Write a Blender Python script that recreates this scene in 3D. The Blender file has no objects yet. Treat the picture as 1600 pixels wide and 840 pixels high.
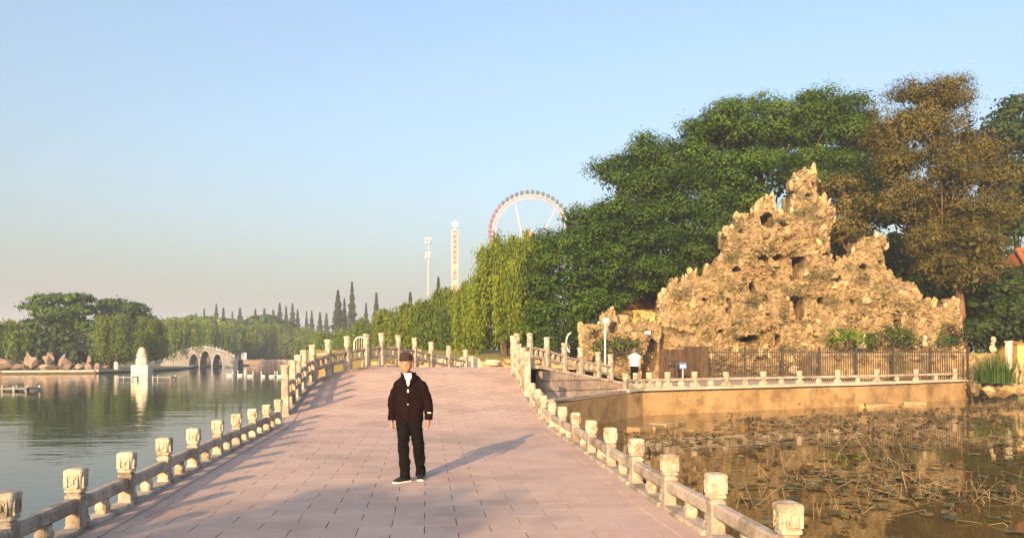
import bpy, bmesh, math, random
import numpy as np
from mathutils import Vector, Matrix, noise as mnoise

rnd = random.Random(7)
scene = bpy.context.scene
COL = scene.collection

# ------------------------------------------------------------------ camera
H, HY, F = 1.65, 556.0, 1200.0          # eye height, horizon row and focal length of the 1600 px photograph
cam_d = bpy.data.cameras.new('camera')
cam_d.sensor_width = 36.0
cam_d.lens = 36.0 * F / 1600.0
cam_d.shift_y = (HY - 420.0) / 1600.0
cam_d.clip_end = 6000.0
cam = bpy.data.objects.new('camera', cam_d)
cam.location = (0, 0, H)
cam.rotation_euler = (math.radians(90), 0, 0)
COL.objects.link(cam)
scene.camera = cam

# ------------------------------------------------------------------ sky and sun
SUN_EL, SUN_AZ = 15.0, 17.0              # sun behind the camera, 17 degrees to its left
world = bpy.data.worlds.new('World')
scene.world = world
world.use_nodes = True
wn = world.node_tree
wn.nodes.clear()
sky = wn.nodes.new('ShaderNodeTexSky')
sky.sky_type = 'NISHITA'
sky.sun_disc = False
sky.sun_elevation = math.radians(SUN_EL)
sky.sun_rotation = math.radians(180 + SUN_AZ)
sky.air_density = 1.25
sky.dust_density = 6.5
sky.ozone_density = 2.7
wbg = wn.nodes.new('ShaderNodeBackground')
wbg.inputs[1].default_value = 0.15
wout = wn.nodes.new('ShaderNodeOutputWorld')
wn.links.new(sky.outputs[0], wbg.inputs[0])
wn.links.new(wbg.outputs[0], wout.inputs[0])

sun_d = bpy.data.lights.new('sun', 'SUN')
sun_d.energy = 5.0
sun_d.angle = math.radians(0.55)
sun_d.color = (1.0, 0.60, 0.29)
sun = bpy.data.objects.new('sun', sun_d)
_e, _a = math.radians(SUN_EL), math.radians(SUN_AZ)
to_sun = Vector((-math.sin(_a) * math.cos(_e), -math.cos(_a) * math.cos(_e), math.sin(_e)))
sun.rotation_euler = to_sun.to_track_quat('Z', 'Y').to_euler()
sun.location = (-10, -30, 30)
COL.objects.link(sun)

scene.view_settings.view_transform = 'Standard'
scene.view_settings.look = 'None'
scene.view_settings.gamma = 1.0
scene.view_settings.use_curve_mapping = False
scene.view_settings.exposure = 1.3
scene.render.engine = 'CYCLES'
cy = scene.cycles
cy.use_denoising = True
cy.max_bounces = 6
cy.diffuse_bounces = 3
cy.glossy_bounces = 3
cy.transmission_bounces = 3
cy.transparent_max_bounces = 6
cy.sample_clamp_indirect = 6.0
cy.caustics_reflective = False
cy.caustics_refractive = False

ZW = -0.5                                # water level
ZP = 0.42                                # path level on the far shore


def PZ(px, py, z):
    d = (H - z) * F / (py - HY)
    return Vector(((px - 800) / F * d, d, z))


def PD(px, py, d):
    return Vector(((px - 800) / F * d, d, H + (HY - py) / F * d))


# ------------------------------------------------------------------ helpers
WL = {}                                   # world origin of every object we make


def link(name, data, parent=None, loc=(0, 0, 0), rotz=0.0, scale=None, rot=None):
    """loc is in world space"""
    o = bpy.data.objects.new(name, data)
    COL.objects.link(o)
    w = Vector(loc)
    WL[o.name] = w
    if parent is not None:
        o.parent = parent
        o.location = w - WL[parent.name]
    else:
        o.location = w
    o.rotation_euler = rot if rot is not None else (0, 0, rotz)
    if scale is not None:
        o.scale = (scale,) * 3 if isinstance(scale, (int, float)) else scale
    return o


def tag(o, label=None, cat=None, group=None, kind=None):
    if label: o['label'] = label
    if cat: o['category'] = cat
    if group: o['group'] = group
    if kind: o['kind'] = kind
    return o


def thing(name, label, cat, loc=(0, 0, 0), group=None, rotz=0.0, scale=None):
    return tag(link(name, None, None, loc, rotz, scale), label, cat, group)


class MB:
    """collects vertices and faces in world (or local) coordinates"""
    def __init__(s):
        s.v, s.f = [], []

    def add(s, vs, fs):
        n = len(s.v)
        s.v.extend([tuple(v) for v in vs])
        s.f.extend([tuple(i + n for i in f) for f in fs])

    def box(s, c, size, rotz=0.0, bev=0.0):
        x, y, z = size[0] / 2, size[1] / 2, size[2] / 2
        ca, sa = math.cos(rotz), math.sin(rotz)
        rings = []
        if bev > 0:
            lv = [(-z, bev), (-z + bev, 0), (z - bev, 0), (z, bev)]
        else:
            lv = [(-z, 0), (z, 0)]
        pts, m = [], 0
        for zz, ins in lv:
            if bev > 0:
                b = bev
                r = [(-x + ins + b, -y + ins), (x - ins - b, -y + ins), (x - ins, -y + ins + b), (x - ins, y - ins - b),
                     (x - ins - b, y - ins), (-x + ins + b, y - ins), (-x + ins, y - ins - b), (-x + ins, -y + ins + b)]
            else:
                r = [(-x, -y), (x, -y), (x, y), (-x, y)]
            m = len(r)
            pts += [(c[0] + ca * px - sa * py, c[1] + sa * px + ca * py, c[2] + zz) for px, py in r]
        s.loftidx(pts, m)

    def loftidx(s, pts, m, cap=True, close=True):
        n = len(pts) // m
        fs = []
        for k in range(n - 1):
            for i in range(m if close else m - 1):
                j = (i + 1) % m
                fs.append((k * m + i, k * m + j, (k + 1) * m + j, (k + 1) * m + i))
        if cap:
            fs.append(tuple(reversed(range(m))))
            fs.append(tuple((n - 1) * m + i for i in range(m)))
        s.add(pts, fs)

    def rings(s, rs, n=12, axis='z', cap=True, power=2.0):
        """rs: (x,y,z,rx,ry) ellipses lying across the axis; power > 2 squares them off"""
        pts = []
        for (x, y, z, a, b) in rs:
            for i in range(n):
                t = 2 * math.pi * (i + 0.5) / n
                c, d = math.cos(t), math.sin(t)
                if power != 2.0:
                    c = math.copysign(abs(c) ** (2 / power), c)
                    d = math.copysign(abs(d) ** (2 / power), d)
                if axis == 'z':
                    pts.append((x + a * c, y + b * d, z))
                elif axis == 'y':
                    pts.append((x + a * c, y, z + b * d))
                else:
                    pts.append((x, y + a * c, z + b * d))
        s.loftidx(pts, n, cap)

    def tube(s, path, radii, n=6, cap=True):
        path = [Vector(p) for p in path]
        pts = []
        ref = Vector((0.31, 0.22, 0.9)).normalized()
        for k, p in enumerate(path):
            t = (path[min(k + 1, len(path) - 1)] - path[max(k - 1, 0)])
            t = t.normalized() if t.length > 1e-6 else Vector((0, 0, 1))
            u = t.cross(ref)
            if u.length < 0.05: u = t.cross(Vector((1, 0, 0)))
            u.normalize(); w = t.cross(u)
            r = radii[k] if hasattr(radii, '__len__') else radii
            for i in range(n):
                a = 2 * math.pi * i / n
                pts.append(p + u * (r * math.cos(a)) + w * (r * math.sin(a)))
        s.loftidx(pts, n, cap)

    def sweep(s, sec, A, B):
        """a straight bar from A to B with section (lateral, vertical), ends cut upright"""
        A, B = Vector(A), Vector(B)
        d = (B - A); d.z = 0; d.normalize()
        lat = Vector((d.y, -d.x, 0))
        pts = [A + lat * u + Vector((0, 0, v)) for u, v in sec] + [B + lat * u + Vector((0, 0, v)) for u, v in sec]
        s.loftidx(pts, len(sec))

    def mesh(s, name, mat, smooth=False, off=(0, 0, 0)):
        me = bpy.data.meshes.new(name)
        ox, oy, oz = off
        me.from_pydata([(x - ox, y - oy, z - oz) for x, y, z in s.v], [], s.f)
        bm = bmesh.new(); bm.from_mesh(me)
        bmesh.ops.recalc_face_normals(bm, faces=bm.faces)
        bm.to_mesh(me); bm.free()
        if mat: me.materials.append(mat)
        if smooth:
            me.shade_smooth()
        return me

    def build(s, name, mat, parent=None, smooth=False, at=None):
        """vertices are world coordinates; the origin goes to `at` or the parent's origin"""
        o = Vector(at) if at is not None else (WL[parent.name] if parent is not None else Vector((0, 0, 0)))
        return link(name, s.mesh(name, mat, smooth, o), parent, o)


def rsec(w, h, z0=0.0, c=0.02):
    """chamfered rectangle: lateral width w, from z0 to z0+h"""
    a = w / 2
    return [(-a, z0 + c), (-a + c, z0), (a - c, z0), (a, z0 + c), (a, z0 + h - c), (a - c, z0 + h), (-a + c, z0 + h), (-a, z0 + h - c)]


# ------------------------------------------------------------------ materials
def ngraph(name):
    m = bpy.data.materials.new(name)
    m.use_nodes = True
    nt = m.node_tree
    nt.nodes.clear()
    out = nt.nodes.new('ShaderNodeOutputMaterial')
    return m, nt, out


def N(nt, t, **kw):
    n = nt.nodes.new(t)
    for k, v in kw.items():
        setattr(n, k, v)
    return n


def L(nt, a, b):
    nt.links.new(a, b)


def noise_node(nt, vec, scale, detail=4, rough=0.55, dist=0.0):
    n = N(nt, 'ShaderNodeTexNoise')
    n.inputs['Scale'].default_value = scale
    n.inputs['Detail'].default_value = detail
    n.inputs['Roughness'].default_value = rough
    n.inputs['Distortion'].default_value = dist
    if vec is not None: L(nt, vec, n.inputs['Vector'])
    return n


def ramp(nt, fac, stops):
    r = N(nt, 'ShaderNodeValToRGB')
    el = r.color_ramp.elements
    while len(el) < len(stops): el.new(0.5)
    for e, (p, c) in zip(el, stops):
        e.position = p; e.color = (c[0], c[1], c[2], 1)
    L(nt, fac, r.inputs[0])
    return r


def mixc(nt, fac, a, b, mode='MIX'):
    m = N(nt, 'ShaderNodeMix', data_type='RGBA', blend_type=mode)
    if isinstance(fac, float): m.inputs[0].default_value = fac
    else: L(nt, fac, m.inputs[0])
    for s, v in ((6, a), (7, b)):
        if isinstance(v, tuple): m.inputs[s].default_value = (v[0], v[1], v[2], 1)
        else: L(nt, v, m.inputs[s])
    return m.outputs[2]


def stone_mat(name, c1, c2, c3=None, scale=3.0, bump=0.4, rough=0.85, fine=40.0, rand=0.25, stain=None, stain_scale=0.6, bdist=0.02):
    """weathered stone: two noises over world position, a per-piece tint, fine relief"""
    m, nt, out = ngraph(name)
    b = N(nt, 'ShaderNodeBsdfPrincipled')
    g = N(nt, 'ShaderNodeNewGeometry')
    n1 = noise_node(nt, g.outputs['Position'], scale, 6, 0.65)
    stops = [(0.3, c1), (0.7, c2)] if c3 is None else [(0.28, c1), (0.5, c2), (0.72, c3)]
    col = ramp(nt, n1.outputs['Fac'], stops).outputs[0]
    if stain is not None:
        n3 = noise_node(nt, g.outputs['Position'], stain_scale, 5, 0.7)
        f = ramp(nt, n3.outputs['Fac'], [(0.48, (0, 0, 0)), (0.64, (1, 1, 1))])
        col = mixc(nt, f.outputs[0], col, stain)
    oi = N(nt, 'ShaderNodeObjectInfo')
    mr = N(nt, 'ShaderNodeMapRange')
    mr.inputs[3].default_value = 1 - rand; mr.inputs[4].default_value = 1 + rand
    L(nt, oi.outputs['Random'], mr.inputs[0])
    n2 = noise_node(nt, g.outputs['Position'], fine, 4, 0.7)
    mr2 = N(nt, 'ShaderNodeMapRange')
    mr2.inputs[1].default_value = 0.3; mr2.inputs[2].default_value = 0.7
    mr2.inputs[3].default_value = 0.8; mr2.inputs[4].default_value = 1.15
    L(nt, n2.outputs['Fac'], mr2.inputs[0])
    mm = N(nt, 'ShaderNodeMath', operation='MULTIPLY')
    L(nt, mr.outputs[0], mm.inputs[0]); L(nt, mr2.outputs[0], mm.inputs[1])
    vm = N(nt, 'ShaderNodeVectorMath', operation='SCALE')
    L(nt, col, vm.inputs[0]); L(nt, mm.outputs[0], vm.inputs['Scale'])
    L(nt, vm.outputs[0], b.inputs['Base Color'])
    b.inputs['Roughness'].default_value = rough
    b.inputs['Specular IOR Level'].default_value = 0.25
    if bump > 0:
        ad = N(nt, 'ShaderNodeMath', operation='ADD')
        L(nt, n2.outputs['Fac'], ad.inputs[0]); L(nt, n1.outputs['Fac'], ad.inputs[1])
        bp = N(nt, 'ShaderNodeBump')
        bp.inputs['Strength'].default_value = bump
        bp.inputs['Distance'].default_value = bdist
        L(nt, ad.outputs[0], bp.inputs['Height'])
        L(nt, bp.outputs[0], b.inputs['Normal'])
    L(nt, b.outputs[0], out.inputs[0])
    return m


def plain(name, c, rough=0.6, metal=0.0, vary=0.12, scale=8.0, bump=0.0):
    m, nt, out = ngraph(name)
    b = N(nt, 'ShaderNodeBsdfPrincipled')
    g = N(nt, 'ShaderNodeNewGeometry')
    n = noise_node(nt, g.outputs['Position'], scale, 4, 0.6)
    r = ramp(nt, n.outputs['Fac'], [(0.3, tuple(x * (1 - vary) for x in c)), (0.7, tuple(min(1, x * (1 + vary)) for x in c))])
    L(nt, r.outputs[0], b.inputs['Base Color'])
    b.inputs['Roughness'].default_value = rough
    b.inputs['Metallic'].default_value = metal
    if bump:
        bp = N(nt, 'ShaderNodeBump'); bp.inputs['Strength'].default_value = bump; bp.inputs['Distance'].default_value = 0.01
        L(nt, n.outputs['Fac'], bp.inputs['Height']); L(nt, bp.outputs[0], b.inputs['Normal'])
    L(nt, b.outputs[0], out.inputs[0])
    return m


def leaf_mat(name, dark, light, trans=0.3, rand=0.12):
    """leaf colour goes between two greens by the leaf's own tint"""
    m, nt, out = ngraph(name)
    at = N(nt, 'ShaderNodeAttribute', attribute_name='tint')
    oi = N(nt, 'ShaderNodeObjectInfo')
    mr = N(nt, 'ShaderNodeMapRange'); mr.inputs[3].default_value = 1 - rand; mr.inputs[4].default_value = 1 + rand
    L(nt, oi.outputs['Random'], mr.inputs[0])
    c = mixc(nt, at.outputs['Fac'], dark, light)
    vm = N(nt, 'ShaderNodeVectorMath', operation='SCALE')
    L(nt, c, vm.inputs[0]); L(nt, mr.outputs[0], vm.inputs['Scale'])
    d = N(nt, 'ShaderNodeBsdfPrincipled'); L(nt, vm.outputs[0], d.inputs['Base Color'])
    d.inputs['Roughness'].default_value = 0.6; d.inputs['Specular IOR Level'].default_value = 0.2
    t = N(nt, 'ShaderNodeBsdfTranslucent'); L(nt, vm.outputs[0], t.inputs['Color'])
    mx = N(nt, 'ShaderNodeMixShader'); mx.inputs[0].default_value = trans
    L(nt, d.outputs[0], mx.inputs[1]); L(nt, t.outputs[0], mx.inputs[2])
    L(nt, mx.outputs[0], out.inputs[0])
    return m


def water_mat(name, base, rough, s1, s2, strength, stretch=(1, 1, 1)):
    m, nt, out = ngraph(name)
    b = N(nt, 'ShaderNodeBsdfPrincipled')
    b.inputs['Base Color'].default_value = (*base, 1)
    b.inputs['Roughness'].default_value = rough
    b.inputs['IOR'].default_value = 1.33
    g = N(nt, 'ShaderNodeNewGeometry')
    mp = N(nt, 'ShaderNodeMapping'); mp.inputs['Scale'].default_value = stretch
    L(nt, g.outputs['Position'], mp.inputs['Vector'])
    a = noise_node(nt, mp.outputs[0], s1, 3, 0.5)
    c = noise_node(nt, mp.outputs[0], s2, 2, 0.5)
    big = noise_node(nt, g.outputs['Position'], 0.05, 2, 0.5)   # calm lanes and rippled lanes
    rr = ramp(nt, big.outputs['Fac'], [(0.4, (0.25,) * 3), (0.62, (1,) * 3)])
    ml = N(nt, 'ShaderNodeMath', operation='MULTIPLY'); L(nt, a.outputs['Fac'], ml.inputs[0]); L(nt, rr.outputs[0], ml.inputs[1])
    ad = N(nt, 'ShaderNodeMath', operation='ADD'); L(nt, ml.outputs[0], ad.inputs[0]); L(nt, c.outputs['Fac'], ad.inputs[1])
    bp = N(nt, 'ShaderNodeBump'); bp.inputs['Strength'].default_value = strength; bp.inputs['Distance'].default_value = 0.05
    L(nt, ad.outputs[0], bp.inputs['Height']); L(nt, bp.outputs[0], b.inputs['Normal'])
    L(nt, b.outputs[0], out.inputs[0])
    return m


M = {}
M['rail'] = stone_mat('rail_stone', (0.26, 0.22, 0.18), (0.40, 0.35, 0.29), (0.50, 0.45, 0.38), 5.0, 0.35, stain=(0.20, 0.165, 0.12), stain_scale=2.2, rand=0.12)
M['cap'] = stone_mat('cap_stone', (0.34, 0.29, 0.22), (0.50, 0.45, 0.36), (0.60, 0.55, 0.46), 9.0, 0.8, fine=45, stain=(0.24, 0.19, 0.12), stain_scale=7.0, rand=0.12, bdist=0.015)
M['tile'] = stone_mat('paving_stone', (0.405, 0.298, 0.255), (0.455, 0.345, 0.296), (0.48, 0.37, 0.316), 1.1, 0.12, fine=60, rand=0.05, stain=(0.35, 0.262, 0.228), stain_scale=0.45, bdist=0.006)
M['joint'] = plain('joint_sand', (0.27, 0.205, 0.18), 0.95)
M['block'] = stone_mat('wall_block', (0.27, 0.22, 0.19), (0.40, 0.33, 0.29), None, 1.5, 0.4, stain=(0.19, 0.17, 0.16), stain_scale=0.9, rand=0.15)
M['pondwall'] = stone_mat('pond_wall_render', (0.27, 0.18, 0.085), (0.41, 0.285, 0.14), (0.47, 0.35, 0.19), 0.9, 0.3, fine=18, stain=(0.20, 0.13, 0.06), stain_scale=0.7)
M['coping'] = stone_mat('coping_stone', (0.40, 0.35, 0.27), (0.52, 0.47, 0.38), None, 3.0, 0.3, rand=0.12)
M['rock'] = stone_mat('rockery_stone', (0.15, 0.10, 0.05), (0.37, 0.275, 0.145), (0.56, 0.45, 0.27), 2.6, 1.0, fine=11, stain=(0.15, 0.135, 0.07), stain_scale=0.9, rand=0.38, bdist=0.06)
M['rockpale'] = stone_mat('pale_stone', (0.36, 0.29, 0.19), (0.54, 0.46, 0.33), None, 3.0, 0.8, fine=14, rand=0.2, bdist=0.04)
M['mortar'] = stone_mat('rockery_mortar', (0.12, 0.08, 0.042), (0.33, 0.245, 0.13), (0.50, 0.39, 0.22), 2.2, 1.0, fine=7, stain=(0.12, 0.11, 0.05), stain_scale=0.9, bdist=0.09)
M['redrock'] = stone_mat('red_boulder', (0.12, 0.09, 0.075), (0.22, 0.165, 0.135), (0.30, 0.235, 0.19), 0.9, 0.8, fine=6, rand=0.3, bdist=0.05)
M['soil'] = stone_mat('bank_soil', (0.09, 0.075, 0.045), (0.16, 0.13, 0.075), (0.09, 0.12, 0.04), 0.25, 0.4, fine=3)
M['path'] = stone_mat('path_paving', (0.36, 0.28, 0.22), (0.44, 0.35, 0.28), None, 0.8, 0.2, fine=12)
M['lawn'] = stone_mat('lawn_turf', (0.17, 0.17, 0.045), (0.30, 0.25, 0.075), (0.13, 0.17, 0.04), 1.5, 0.8, fine=25)
M['bark'] = stone_mat('bark', (0.075, 0.05, 0.032), (0.16, 0.11, 0.07), None, 6.0, 0.8, fine=25, rand=0.15)
M['redbark'] = stone_mat('reddish_bark', (0.13, 0.075, 0.042), (0.24, 0.15, 0.09), None, 6.0, 0.8, fine=25)
M['whitewash'] = plain('whitewash', (0.72, 0.70, 0.66), 0.9)
M['iron'] = plain('dark_iron', (0.030, 0.022, 0.017), 0.6, 0.0)
M['wood'] = stone_mat('brown_boards', (0.045, 0.028, 0.018), (0.085, 0.055, 0.034), None, 4.0, 0.4, fine=30, rand=0.3)
M['white'] = plain('white_paint', (0.74, 0.73, 0.70), 0.5, vary=0.06)
M['statue'] = stone_mat('pale_statue_stone', (0.48, 0.43, 0.34), (0.62, 0.57, 0.47), None, 1.5, 0.3, fine=8)
M['grey'] = plain('galvanised', (0.42, 0.43, 0.43), 0.45, 0.3)
M['bridgestone'] = stone_mat('grey_bridge_stone', (0.22, 0.225, 0.235), (0.32, 0.325, 0.335), None, 0.9, 0.3, fine=5)
M['void'] = plain('dark_recess', (0.02, 0.017, 0.014), 1.0)
M['orange'] = plain('orange_panel', (0.62, 0.15, 0.04), 0.6, vary=0.2, scale=2)
M['yellowwall'] = plain('yellow_wall', (0.62, 0.45, 0.16), 0.9, vary=0.2, scale=1.2)
M['rooftile'] = stone_mat('orange_roof_tile', (0.26, 0.085, 0.035), (0.42, 0.16, 0.06), None, 3.0, 0.3, rand=0.25)
M['shadedroof'] = stone_mat('shaded_red_roof_tile', (0.09, 0.035, 0.022), (0.16, 0.06, 0.035), None, 3.0, 0.3, rand=0.25)  # roof tile with the tree shade put into its colour
M['blue'] = plain('blue_sign', (0.05, 0.13, 0.32), 0.5)
M['pinksteel'] = plain('pink_steel', (0.62, 0.36, 0.37), 0.5)
M['gondola'] = plain('gondola_shell', (0.035, 0.05, 0.055), 0.3)
M['gondolared'] = plain('red_gondola_shell', (0.18, 0.05, 0.065), 0.3)
M['towerred'] = plain('tower_red', (0.50, 0.03, 0.03), 0.5)
M['toweryellow'] = plain('tower_yellow', (0.72, 0.42, 0.08), 0.5)
M['towerboard'] = plain('tower_board', (0.62, 0.30, 0.26), 0.5, vary=.25, scale=.4)
M['towerwhite'] = plain('tower_white', (0.58, 0.42, 0.39), 0.5)
M['flower'] = plain('pink_flower', (0.6, 0.12, 0.12), 0.6)
M['lf_green'] = leaf_mat('leaf_green', (0.011, 0.036, 0.003), (0.064, 0.125, 0.008), 0.15)
M['lf_dark'] = leaf_mat('leaf_dark', (0.016, 0.036, 0.010), (0.045, 0.085, 0.018))
M['lf_brown'] = leaf_mat('leaf_russet', (0.050, 0.047, 0.011), (0.140, 0.122, 0.032), 0.15)
M['lf_willow'] = leaf_mat('leaf_willow', (0.088, 0.145, 0.012), (0.230, 0.300, 0.024), 0.4)
M['lf_willowfar'] = leaf_mat('leaf_far_willow', (0.052, 0.112, 0.016), (0.190, 0.275, 0.032), 0.4)
M['lf_conifer'] = leaf_mat('leaf_conifer', (0.020, 0.040, 0.018), (0.050, 0.080, 0.030), 0.15)
M['lf_shrub'] = leaf_mat('leaf_shrub', (0.030, 0.055, 0.012), (0.090, 0.130, 0.025))
M['lf_tuft'] = leaf_mat('leaf_tuft', (0.060, 0.065, 0.018), (0.140, 0.130, 0.035), 0.2)
M['lf_reed'] = leaf_mat('leaf_reed', (0.030, 0.085, 0.012), (0.100, 0.170, 0.030))
M['lf_lotus'] = leaf_mat('leaf_lotus', (0.045, 0.055, 0.020), (0.180, 0.160, 0.065), 0.15)
M['lf_dry'] = leaf_mat('dry_stalk', (0.060, 0.045, 0.028), (0.330, 0.260, 0.160), 0.15)
M['lf_dead'] = leaf_mat('dead_leaf', (0.050, 0.035, 0.020), (0.120, 0.085, 0.045), 0.15)
M['lake'] = water_mat('lake_water', (0.040, 0.048, 0.036), 0.03, 1.6, 0.5, 0.26, (0.55, 1.5, 1))
M['pond'] = water_mat('pond_water', (0.10, 0.066, 0.022), 0.03, 2.6, 0.9, 0.05, (0.8, 1.1, 1))
#@@SETTING

# ================================================================== THE SETTING
def sheet(name, pts, z, mat, kind='structure', skirt=None):
    """a flat polygon (and, with skirt, walls going down to that level)"""
    mb = MB()
    n = len(pts)
    vs = [(p[0], p[1], z) for p in pts]
    fs = [tuple(range(n))]
    if skirt is not None:
        vs += [(p[0], p[1], skirt) for p in pts]
        fs += [(i, (i + 1) % n, n + (i + 1) % n, n + i) for i in range(n)]
    mb.add(vs, fs)
    o = mb.build(name, mat)
    o['kind'] = kind
    return o


# posts of the low causeway balustrades, read as tops 0.6 m above the paving
LOWH = 0.60
left_low = [PZ(px, py, LOWH) for px, py in ((10, 767), (118, 731), (197, 705), (257, 684), (302, 669), (340, 656), (370, 646), (395, 638), (417, 631), (435, 626))]
right_low = [PZ(px, py, LOWH) for px, py in ((1232, 785), (1119, 737), (1045, 707.5), (994, 685.5), (954.5, 668), (924, 654.5), (899, 643.5), (879, 635.3), (863, 628.5), (849, 622.5), (840, 617.6), (831.5, 613.8))]
for lst in (left_low, right_low):
    for k in range(3):
        lst.insert(0, lst[0] + (lst[0] - lst[1]))

ZD = [(-60, 0), (17.2, 0), (18.5, .05), (20, .14), (21.5, .27), (23, .43), (24.5, .61), (26, .82), (27.2, 1.0), (28.3, 1.15), (29.2, 1.23), (30.2, 1.22), (31.5, 1.11), (33, .92), (35, .66), (38.5, ZP), (200, ZP)]


def zdeck(d):
    for (a, za), (b, zb) in zip(ZD, ZD[1:]):
        if a <= d <= b:
            return za + (zb - za) * (d - a) / (b - a)
    return 0.0


for lst in (left_low, right_low):
    for p in lst: p.z = zdeck(p.y)
left_high = [Vector((x, y, zdeck(y))) for x, y in ((-5.84, 19.8), (-6.07, 21.2), (-6.29, 22.6), (-6.50, 24.0), (-6.60, 25.4), (-6.35, 26.6), (-5.91, 27.6), (-5.42, 28.5), (-4.99, 29.4), (-4.50, 30.5), (-4.0, 31.6), (-3.45, 32.7), (-2.8, 33.9), (-2.1, 35.1))]
right_high = [Vector((x, y, zdeck(y))) for x, y in ((0.47, 23.3), (0.33, 24.5), (0.22, 25.7), (0.08, 26.9), (0.05, 27.9), (0.21, 28.8), (0.70, 29.4))]
right_wing = [Vector(p) for p in ((1.36, 30.1, 1.10), (2.10, 30.9, .88), (2.82, 31.6, .70), (3.62, 32.4, .53), (4.26, 33.1, ZP + 0.02))]

# ---- water
sheet('lake_water', [(-1600, -400), (-1.5, -400), (-1.5, 1200), (-1600, 1200)], ZW, M['lake'])
sheet('pond_water', [(-1.5, -400), (600, -400), (600, 60), (-1.5, 60)], ZW, M['pond'])
sheet('lake_bed', [(-1600, -500), (1600, -500), (1600, 1300), (-1600, 1300)], ZW - 1.6, M['soil'])

# ---- land
shore_l = [(-700, 60), (-300, 80), (-120, 90), (-61, 92), (-51.8, 95.6), (-51, 107), (-53, 122), (-57, 136), (-62, 150), (-61, 172), (-55, 186), (-44, 180), (-36, 140), (-25, 95), (-15, 62), (-8, 44), (-3.2, 36.6)]
coping_px = [(860, 625), (920, 617), (975, 610), (1000, 608), (1050, 606.6), (1100, 605.4), (1200, 602.8), (1350, 599), (1515, 593.5)]
coping = [PZ(px, py, 0.45) for px, py in coping_px]
wall_r = [(c.x, c.y) for c in coping[3:]]
bank_r = [(23.6, 39.0), (25.5, 38.8), (29, 37.6), (36, 36), (60, 24), (90, -20), (160, -60), (700, -80)]
ground_pts = shore_l + [(0, 36.5), (4.4, 33.4)] + [(x, y + .15) for x, y in wall_r] + bank_r + [(1600, 200), (1600, 1600), (-1600, 1600), (-1600, 100)]
sheet('ground', ground_pts, -0.22, M['soil'], skirt=ZW - 0.8)
terrace = [(-2.9, 35.6), (-5.5, 41), (-9, 52), (-14, 90), (-22, 180), (-30, 600), (900, 600), (900, 0), (90, 8), (61, 27), (36, 38), (29, 39.2), (24.5, 40), (22.9, 38.9)] + [(x, y + .12) for x, y in reversed(wall_r)] + [(4.3, 32.9), (1.0, 34.5)]
sheet('path', terrace, ZP, M['path'], skirt=-0.3)
near_bank = [(-60, -9), (-16, -8), (-5.5, -6.5), (3.5, -6.5), (8, -9), (16, -14), (60, -18), (60, -120), (-60, -120)]
sheet('rear_bank', near_bank, -0.05, M['soil'], skirt=ZW - 0.8)

# ---- the causeway: bed of jointing sand, kerb strips and paving tiles
edge_l = left_low + left_high
edge_r = right_low + right_high + right_wing
edge_l = [Vector((-3.0, -40, 0))] + edge_l
edge_r = [Vector((2.9, -40, 0))] + edge_r


def edge_x(edge, d):
    for a, b in zip(edge, edge[1:]):
        if a.y <= d <= b.y:
            return a.x + (b.x - a.x) * (d - a.y) / (b.y - a.y)
    return edge[-1].x if d > edge[-1].y else edge[0].x


mb = MB()
ds = [-40, -20, 0, 5, 10, 15, 17, 18.5] + [20 + .5 * k for k in range(38)]
vs, fs = [], []
for d in ds:
    xl, xr = edge_x(edge_l, d) - .1, edge_x(edge_r, d) + .1
    if d > 35.1: xl = -2.1 + (d - 35.1) * .6
    if d > 33.1: xr = 4.26 + (d - 33.1) * .3
    z = zdeck(d) - 0.03
    vs += [(xl, d, z), (xr, d, z), (xr, d, ZW - .6 if d < 29.5 else z - .4), (xl, d, ZW - .6)]
for k in range(len(ds) - 1):
    a, b = 4 * k, 4 * k + 4
    fs += [(a, a + 1, b + 1, b), (a, b, b + 3, a + 3)]
    if ds[k] < 23.0: fs.append((a + 1, a + 2, b + 2, b + 1))
mb.add(vs, fs)
promenade = mb.build('promenade', M['joint'])
promenade['kind'] = 'structure'

AX = Vector((-0.11, 1.0, 0)).normalized()
AY = Vector((AX.y, -AX.x, 0))
TW, TD = 0.63, 0.33


def tile_mesh(w, d, h=0.034):
    t = MB()
    t.box((0, 0, -h / 2), (w - .009, d - .002, h))
    return t


tiles = []
row = 0
s = 3.4
while s < 39:
    # where this row meets the border strips
    def span(edge, sg):
        t = 0.0
        for _ in range(6):
            c = AX * s + AY * t
            x = edge_x(edge, c.y) + sg * .24
            if c.y > 35.1 and sg > 0: x = -2.1 + (c.y - 35.1) * .6 + .24
            if c.y > 33.1 and sg < 0: x = 4.2 + (c.y - 33.1) * .3
            t += (x - c.x) / AY.x
        return t
    t0, t1 = span(edge_l, 1), span(edge_r, -1)
    t = -12.0 + (TW / 2 if row % 2 else 0)
    while t < 8:
        a_, b_ = max(t, t0), min(t + TW, t1)
        if b_ - a_ > .05:
            c = AX * s + AY * ((a_ + b_) / 2)
            tiles.append((c, s, b_ - a_))
        t += TW
    s += TD
    row += 1
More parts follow.
